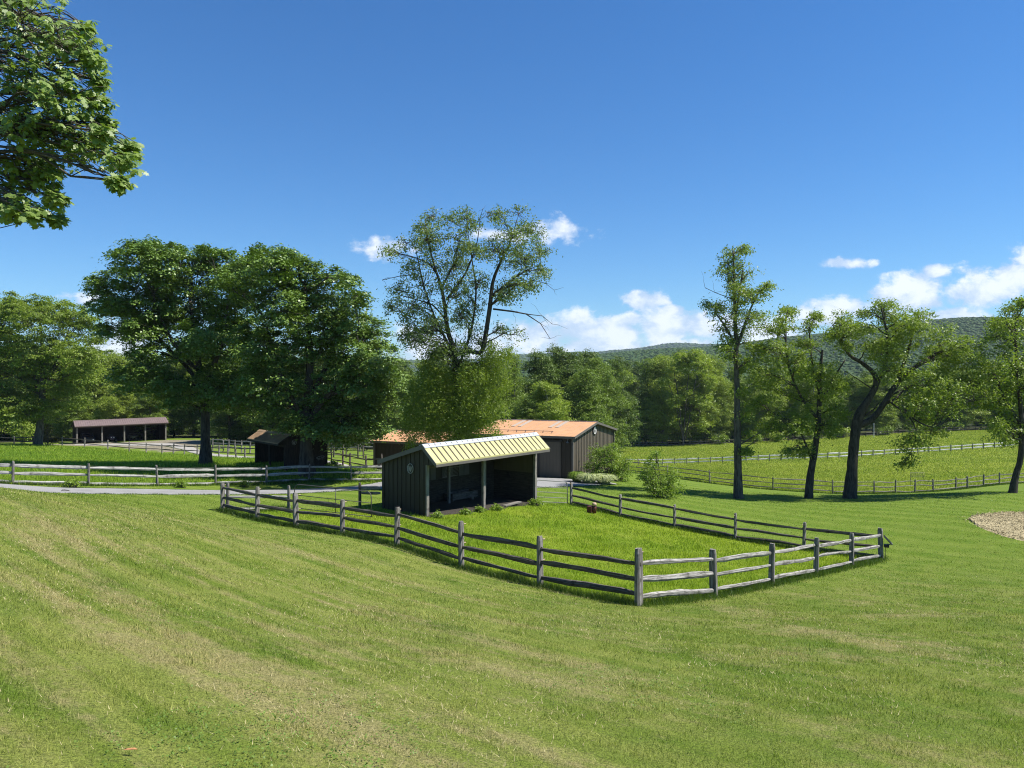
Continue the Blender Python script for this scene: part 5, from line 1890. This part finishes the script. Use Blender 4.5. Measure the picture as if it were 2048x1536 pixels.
hero_tree('thin_tree', 'thin pale-trunked tree in the far wood edge right of the barn', 191,
          [[(1254, 888, 5), (1252, 840, 4), (1248, 790, 3.2), (1243, 750, 2.4)]], [(1245, 745, 16), (1238, 765, 12), (1252, 760, 12)],
          (M['bark_pale'], M['leaf_wood_light']), 110, 2.0, WG, leaf=dict(dens=4, leaves=24, L=.42, Wd=.28, cr=.8, flat=.4, shell=.45, droop=.3, up=.7), limb_r=.3, twigs=2)


# ---- shrubs
def shrub(name, label, d, lobes, mat, seed, leaf=None, stems=6, group=None, cat='shrub', depth=.6):
    rg = np.random.default_rng(seed)
    pxm = d / FPX
    bx_ = float(np.mean([q[0] for q in lobes]))
    base = G(bx_, d)
    root = thing(name, label, cat, base, group)
    L3 = []
    for q in lobes:
        for dd in (-depth, 0, depth):
            L3.append((np.array(P(q[0], q[1], d + dd * rg.uniform(.4, 1.2))), q[2] * pxm * rg.uniform(.85, 1)))
    lf = dict(dens=26, leaves=22, L=.11, Wd=.065, cr=.24, flat=.6, shell=.4, droop=.15, up=.6)
    lf.update(leaf or {})
    q, cl = foliage(L3, rg, **lf)
    mb = MB()
    for (c, r), cs in zip(L3, cl):
        s = np.array(base) + np.array([rg.uniform(-.35, .35), rg.uniform(-.3, .3), -.1])
        pts = limb(mb, s, c, .03, .012, rg, .04, 4, 5, .05)
        for j in rg.choice(len(cs), min(4, len(cs)), replace=False):
            limb(mb, pts[3], cs[j], .01, .004, rg, .03, 3, 4, .06)
    mb.build('stem', M['bark'], root, smooth=True)
    arr_mesh('foliage', q.reshape(-1, 3), 4, mat, root)
    return root


shrub('round_shrub', 'two-humped leafy shrub alone on the lawn between the barn and the row of trees', 50, [(1304, 925, 20), (1300, 950, 24), (1312, 970, 26), (1345, 950, 22), (1350, 972, 20), (1326, 975, 26), (1300, 972, 16), (1340, 985, 16), (1312, 908, 9), (1285, 955, 8)], M['leaf_bush'], 301)
shrub('barn_shrub', 'spreading green shrub against the gable wall of the orange-roofed barn', 61, [(1196, 918, 26), (1222, 915, 24), (1238, 935, 20), (1210, 940, 28), (1184, 938, 20), (1232, 950, 16), (1208, 900, 14), (1252, 938, 20), (1256, 922, 14), (1248, 956, 14), (1225, 898, 16), (1190, 900, 14)], M['leaf_bush'], 302)


def blade_clump(name, label, px, d, r, h, n, mat, seed, group=None):
    rg = np.random.default_rng(seed)
    base = G(px, d)
    a = rg.uniform(0, 2 * PI, n)
    rad = r * np.sqrt(rg.uniform(0, 1, n)) * .45
    b = np.stack([base.x + np.cos(a) * rad, base.y + np.sin(a) * rad, np.full(n, base.z - .02)], -1)
    outd = np.stack([np.cos(a), np.sin(a), np.zeros(n)], -1)
    reach = r * rg.uniform(.3, 1.0, (n, 1))
    hh = h * rg.uniform(.6, 1.1, (n, 1))
    m_ = b + outd * reach * .45 + np.array([0, 0, 1]) * hh
    t = b + outd * reach + np.array([0, 0, 1]) * hh * rg.uniform(.55, .95, (n, 1))
    s = np.cross(outd, np.array([0, 0, 1.0])) * .022
    root = thing(name, label, 'plant', base, group)
    V = np.stack([b - s, b + s, m_ + s, m_ - s], 1)
    V2 = np.stack([m_ - s, m_ + s, t + s * .2, t - s * .2], 1)
    arr_mesh('blades', np.concatenate([V, V2]).reshape(-1, 3), 4, mat, root)
    return root


GV = 'clumps planted at the barn corner'
blade_clump('striped_grass_clump', 'pale striped grassy clump at the barn corner, left of the pale pair', 1178, 57.2, .85, .70, 1500, M['leaf_varieg'], 311, GV)
blade_clump('striped_grass_clump', 'pale striped grassy clump at the barn corner, right of the pale pair', 1208, 57.4, .85, .70, 1500, M['leaf_varieg'], 312, GV)
blade_clump('green_clump', 'dark green grassy clump at the barn corner beside the drive', 1154, 57.8, .6, .75, 1100, M['leaf_bush'], 313, GV)
shrub('juniper_shrub', 'brownish spreading evergreen shrub right of the trunk at the far left', 101, [(92, 868, 14), (104, 872, 14), (96, 852, 10), (88, 880, 10), (110, 880, 8)], M['leaf_juniper'], 320, dict(dens=8, leaves=24, L=.22, Wd=.06, cr=.45, flat=.5), depth=.9)
shrub('edge_shrub', 'sunlit green bush at the far left wood edge', 118, [(45, 850, 18), (30, 862, 14), (58, 862, 12), (45, 872, 14)], M['leaf_wood_light'], 321, dict(dens=5, leaves=26, L=.28, Wd=.18, cr=.6), depth=1.2)
shrub('edge_shrub', 'bright yellow-green bush at the meadow back beyond the slender tree', 187, [(1508, 873, 12), (1500, 877, 8), (1516, 878, 8)], M['leaf_willow'], 322, dict(dens=4, leaves=26, L=.36, Wd=.24, cr=.7), depth=1.2)
SG = 'bushes under the wood edge'
for i, (px, d, r) in enumerate([(1265, 191, 8), (1320, 192, 10), (1440, 191, 9), (1555, 190, 10), (1612, 192, 9), (1685, 193, 10), (1770, 195, 9), (1840, 196, 10), (1910, 199, 9)]):
    py = G(px, d)
    pyp = HOR + (-py.z) * FPX / d
    where = ['right beside the barn', 'left of the pale many-stemmed tree', 'right of the pale many-stemmed tree', 'between the first two row trees', 'behind the forked row tree', 'behind the leaning row tree', 'right of the thin white pole', 'above the hanging bough', 'near the right end of the far fence'][i]
    shrub('edge_shrub', 'low bush under the far wood edge, seen ' + where, d, [(px - 8, pyp - 10, r), (px + 7, pyp - 12, r), (px, pyp - 6, r)], M['leaf_wood_light' if i % 2 else 'leaf_wood'], 330 + i, dict(dens=3, leaves=24, L=.4, Wd=.26, cr=.7), depth=1.4, group=SG)
for i, (px, d, r, c) in enumerate([(675, 98, 22, 'light green bush behind the corral rails'), (730, 97, 20, 'mid green bush behind the corral gate'), (655, 101, 20, 'dark bush behind the corral, next to the old shed')]):
    shrub('edge_shrub', c, d, [(px, 862, r), (px + 14, 874, r * .8), (px - 14, 876, r * .8)], M[['leaf_wood_light', 'leaf_wood', 'leaf_wood_dark'][i]], 345 + i, dict(dens=4, leaves=26, L=.3, Wd=.2, cr=.6), depth=1.2, group=SG)

GW = 'leafy weeds along the roadside fence'
for i, (px, d, r, lb) in enumerate([(142, 42.0, 14, 'leafy weed clump under the roadside fence near the left edge'), (362, 46.5, 10, 'leafy weed by the roadside fence in front of the big trunk'), (488, 49.5, 9, 'leafy weed by the drive between the big trunk and the old shed'), (665, 57, 14, 'weedy tuft at the right end of the old shed')]):
    g = G(px, d)
    py = HOR - g.z * FPX / d
    shrub('weed_plant', lb, d, [(px - r * .5, py - r * .5, r * .6), (px + r * .6, py - r * .6, r * .6), (px, py - r * .9, r * .5)], M['leaf_bush'], 350 + i, dict(dens=60, leaves=10, L=.12, Wd=.07, cr=.14), group=GW, cat='weed', depth=.25)
SW = 'leafy weeds before the open shelter'
for i, (a, lb) in enumerate([(0.4, 'against the left post'), (2.2, 'between the left and middle posts'), (3.3, 'just left of the middle post'), (4.4, 'just right of the middle post'), (7.7, 'beside the right post')]):
    p = FSH(a, -.35 - .1 * (i % 2), 0)
    d = p.y
    px = 1024 + p.x / d * FPX
    py = HOR - h1(p.x, p.y) * FPX / d
    r = 9 if i != 4 else 12
    shrub('weed_plant', 'leafy weeds in front of the shelter, ' + lb, d, [(px - r * .6, py - r * .4, r * .55), (px + r * .6, py - r * .4, r * .6), (px, py - r * .8, r * .45)], M['leaf_bush'], 360 + i, dict(dens=70, leaves=9, L=.10, Wd=.06, cr=.12), group=SW, cat='weed', depth=.25)


# ---------------------------------------------------------------- grass (nobody could count it)
def blades(name, label, X, Y, h, w, mat, rg, lean=0.5, dz=0.0):
    n = len(X)
    z = H(X, Y) + dz - 0.01
    a = rg.uniform(0, PI, n)
    la = rg.uniform(0, 2 * PI, n)
    ln = np.abs(rg.normal(0, lean, n)) * h
    s = np.stack([np.cos(a) * w / 2, np.sin(a) * w / 2, np.zeros(n)], -1)
    b = np.stack([X, Y, z], -1)
    t = b + np.stack([np.cos(la) * ln, np.sin(la) * ln, h], -1)
    V = np.stack([b - s, b + s, t], 1)
    o = arr_mesh(name, V.reshape(-1, 3), 3, mat)
    return tag(o, label, kind='stuff')


def sample(n, y0, y1, p, rg, x0=-.74, x1=.74):
    """ground points whose density per square metre falls with distance^p"""
    u = rg.uniform(0, 1, n)
    e = 2 - p
    Y = (y0 ** e + u * (y1 ** e - y0 ** e)) ** (1 / e) if abs(e) > 1e-6 else y0 * (y1 / y0) ** u
    X = rg.uniform(x0, x1, n)
    X = X * Y + 4.5 * X / max(abs(x0), abs(x1))
    return X, Y


rg = np.random.default_rng(91)
X, Y = sample(1150000, 3.0, 60, 1.9, rg)
hard = [np.array(road_near + road_far[::-1]), np.array(mul_near + mul_far[::-1])]
bad = inside(X, Y, PADDOCK) | inside(X, Y, PASTURE) | inside(X, Y, MEADOW)
for q in hard:
    bad |= inside(X, Y, [tuple(v) for v in q])
bad |= (Y > 41) & (X < -3)
bad |= inside(X, Y, [fr_xy(FB, 0, 0), fr_xy(FB, 8.7, 0), fr_xy(FB, 8.7, 10), fr_xy(FB, 0, 10)])
X, Y = X[~bad], Y[~bad]
k = np.clip(Y / 6.0, .7, 12)
hgt = rg.uniform(.022, .052, len(X)) * np.clip(k, .9, 2.0) ** .35
tuft = 0.55 + 0.9 * rg.uniform(0, 1, len(X)) ** 3 + 0.35 * np.sin(X * 3.1 + np.sin(Y * 2.3) * 2) * np.sin(Y * 2.7 + np.sin(X * 1.9) * 2)
hgt = hgt * np.clip(tuft, .4, 2.0)
blades('lawn_grass', 'short mown grass of the sloping lawn', X, Y, hgt, .0052 * k ** .85 * rg.uniform(.7, 1.3, len(X)), M['lawn'], rg, .75)
X, Y = sample(420000, 17, 46, 1.6, rg, -.5, .6)
ok = inside(X, Y, PADDOCK)
X, Y = X[ok], Y[ok]
k = Y / 25
clump = 0.75 + 0.35 * np.sin(X * 1.9 + np.sin(Y * 1.3) * 1.5) * np.sin(Y * 1.7 + np.sin(X) * 1.2)
blades('paddock_grass', 'taller bright green grass inside the fenced paddock', X, Y, rg.uniform(.07, .17, len(X)) * clump, .014 * k * rg.uniform(.7, 1.3, len(X)), M['paddock'], rg, .4)
X, Y = sample(300000, 40, 110, 1.5, rg, -.74, -.05)
ok = inside(X, Y, PASTURE)
X, Y = X[ok], Y[ok]
k = Y / 50
blades('pasture_grass', 'lush grass of the left pasture', X, Y, rg.uniform(.10, .26, len(X)), .030 * k * rg.uniform(.7, 1.3, len(X)), M['pasture'], rg, .4)
X, Y = sample(420000, 64, 200, 1.5, rg, .08, .74)
ok = inside(X, Y, MEADOW)
X, Y = X[ok], Y[ok]
k = Y / 70
blades('meadow_grass', 'rough grass of the right meadow', X, Y, rg.uniform(.09, .22, len(X)), .045 * k * rg.uniform(.7, 1.3, len(X)), M['meadow'], rg, .4)
mx, my = rg.uniform(23.4, 38, 34000), rg.uniform(32.5, 46.4, 34000)
ok = inside(mx, my, [tuple(v) for v in hard[1]])
mx, my = mx[ok], my[ok]
sp_ = rg.uniform(0, 1, len(mx)) < .25
mx = mx + np.where(sp_, rg.normal(0, .38, len(mx)), 0)
my = my + np.where(sp_, rg.normal(0, .38, len(mx)), 0)
blades('wood_chips', 'loose pale wood chips covering the round bed', mx, my, rg.uniform(.02, .05, len(mx)), rg.uniform(.03, .09, len(mx)), M['mulch'], rg, 2.5, dz=.055)
# straw-like clippings and clover leaves in the lawn
X, Y = sample(60000, 3.4, 30, 2.0, rg)
ok = ~inside(X, Y, PADDOCK) & (np.sin(X * 1.3 + Y * .4) + np.sin(Y * 1.1 - X * .7) + rg.normal(0, .7, len(X)) > .4)
X, Y = X[ok], Y[ok]
M['straw'] = plain_mat('straw_clippings', (0.42, 0.36, 0.19), 0.8)
blades('grass_clippings', 'dry clippings lying in the mown lawn', X, Y, np.full(len(X), .026), .005 * np.clip(Y / 6, .8, 3), M['straw'], rg, 1.3, dz=.022)
X, Y = sample(16000, 3.4, 28, 2.0, rg)
ok = ~inside(X, Y, PADDOCK) & (np.sin(X * .9 - Y * .8 + 1) + np.sin(Y * .7 + X * 1.3) + rg.normal(0, .5, len(X)) > 1.25)
X, Y = X[ok], Y[ok]
z = H(X, Y) + rg.uniform(.015, .04, len(X))
cc_ = np.stack([X, Y, z], -1)
cc_ = (cc_[:, None, :] + rg.normal(0, .028, (len(X), 5, 3)) * np.array([1, 1, .3])).reshape(-1, 3)
nn_ = unit(rg.normal(size=cc_.shape) * .45 + np.array([0, -.2, 1]))
lq = leaf_quads(cc_, nn_, .020, .016, rg)
M['clover'] = leaf_mat('clover_leaves', (0.10, 0.18, 0.03), (0.19, 0.27, 0.055), 0.3, 0.2)
tag(arr_mesh('lawn_weeds', lq.reshape(-1, 3), 4, M['clover']), 'low broad-leaved weeds scattered through the mown lawn', kind='stuff')
# unmown fringe under the fences
FX, FY = [], []
for run, n in ((A_RUN, 26000), (B_RUN, 15000), (C_RUN, 14000), (ROADF, 26000), (D_RUN, 5000), (MID, 12000), (road_near, 22000), (road_far, 20000), (gd_near, 16000)):
    r_ = np.array(run)
    i = rg.integers(0, len(r_) - 1, n)
    t = rg.uniform(0, 1, n)[:, None]
    p = r_[i] * (1 - t) + r_[i + 1] * t + rg.normal(0, .17, (n, 2))
    FX.append(p[:, 0])
    FY.append(p[:, 1])
nv = sum(len(v) for v in FX[6:])
FX, FY = np.concatenate(FX), np.concatenate(FY)
fh = rg.uniform(.08, .30, len(FX))
fh[len(fh) - nv:] *= .32
# left of the open lawn: the strip between drive and fence, verge round the drive
patch = 0.55 + 0.6 * np.abs(np.sin(FX * 2.3 + FY * 1.1) * np.sin(FX * .9 - FY * 1.7))
blades('fringe_grass', 'unmown grass fringe under the rail fences', FX, FY, fh * patch, .012 * np.clip(FY / 24, .8, 3) * rg.uniform(.7, 1.3, len(FX)), M['weed'], rg, .5)

# ---------------------------------------------------------------- crowns of the wooded hills (a mass)
ico_v, ico_f = [], []
ph = (1 + 5 ** .5) / 2
ico_v = unit(np.array([(-1, ph, 0), (1, ph, 0), (-1, -ph, 0), (1, -ph, 0), (0, -1, ph), (0, 1, ph), (0, -1, -ph), (0, 1, -ph), (ph, 0, -1), (ph, 0, 1), (-ph, 0, -1), (-ph, 0, 1)], float))
ico_f = np.array([(0, 11, 5), (0, 5, 1), (0, 1, 7), (0, 7, 10), (0, 10, 11), (1, 5, 9), (5, 11, 4), (11, 10, 2), (10, 7, 6), (7, 1, 8), (3, 9, 4), (3, 4, 2), (3, 2, 6), (3, 6, 8), (3, 8, 9), (4, 9, 5), (2, 4, 11), (6, 2, 10), (8, 6, 7), (9, 8, 1)])


def hill_wood(name, hill_ob, n, size, rg, label, ymin, mat):
    me = hill_ob.data
    co = np.empty(len(me.vertices) * 3, 'f')
    me.vertices.foreach_get('co', co)
    co = co.reshape(-1, 3)
    pl = np.empty(len(me.polygons) * 4, 'i')
    me.polygons.foreach_get('vertices', pl)
    pl = pl.reshape(-1, 4)
    c = co[pl].mean(1)
    u = c[:, 0] / c[:, 1]
    pl = pl[(u > -.78) & (u < .80) & (c[:, 1] < ymin[1]) & (c[:, 2] > -14)]
    f = pl[rg.integers(0, len(pl), n)]
    s, t = rg.uniform(0, 1, (n, 1)), rg.uniform(0, 1, (n, 1))
    p = co[f[:, 0]] * (1 - s) * (1 - t) + co[f[:, 1]] * s * (1 - t) + co[f[:, 2]] * s * t + co[f[:, 3]] * (1 - s) * t
    r = size * rg.uniform(.55, 1.3, (n, 1, 1))
    V = p[:, None, :] + ico_v[None] * r * rg.uniform(.75, 1.25, (n, 12, 1)) * np.array([1, 1, .6])
    F = (ico_f[None] + (np.arange(n) * 12)[:, None, None]).reshape(-1)
    m = bpy.data.meshes.new(name)
    m.vertices.add(n * 12)
    m.vertices.foreach_set('co', V.astype('f').ravel())
    m.loops.add(len(F))
    m.loops.foreach_set('vertex_index', F.astype('i'))
    m.polygons.add(n * 20)
    m.polygons.foreach_set('loop_start', np.arange(0, n * 60, 3, dtype='i'))
    m.polygons.foreach_set('use_smooth', np.ones(n * 20, bool))
    m.update(calc_edges=True)
    m.materials.append(mat)
    o = bpy.data.objects.new(name, m)
    COL.objects.link(o)
    return tag(o, label, kind='stuff')


M['hillwood'] = leaf_mat('hill_tree_crowns', (0.032, 0.062, 0.013), (0.055, 0.092, 0.019), 0.0, 0.05)
hill_wood('forest', bpy.data.objects['hills'], 36000, 3.8, rng, 'unbroken woods covering the near ridge', (0, 1560), M['hillwood'])
hill_wood('forest', bpy.data.objects['mountains'], 12000, 11.0, rng, 'woods covering the farther blue hills', (0, 4000), M['hillwood'])

# ---------------------------------------------------------------- air
hz = MB()
x0, x1, y0, y1, z0, z1 = -3800, 4700, -160, 5400, -24, 330
hz.box(((x0 + x1) / 2, (y0 + y1) / 2, (z0 + z1) / 2), ((x1 - x0) / 2, 0, 0), (0, (y1 - y0) / 2, 0), (0, 0, (z1 - z0) / 2))
hm, ht, hout = newmat('air')
pv = ht.node('ShaderNodeVolumePrincipled')
pv.inputs['Color'].default_value = (0.72, 0.84, 1.0, 1)
pv.inputs['Density'].default_value = 0.00007
pv.inputs['Anisotropy'].default_value = 0.0
ht.l.new(pv.outputs[0], hout.inputs['Volume'])
ho = hz.build('haze', hm)
tag(ho, 'thin summer haze over the valley', kind='stuff')
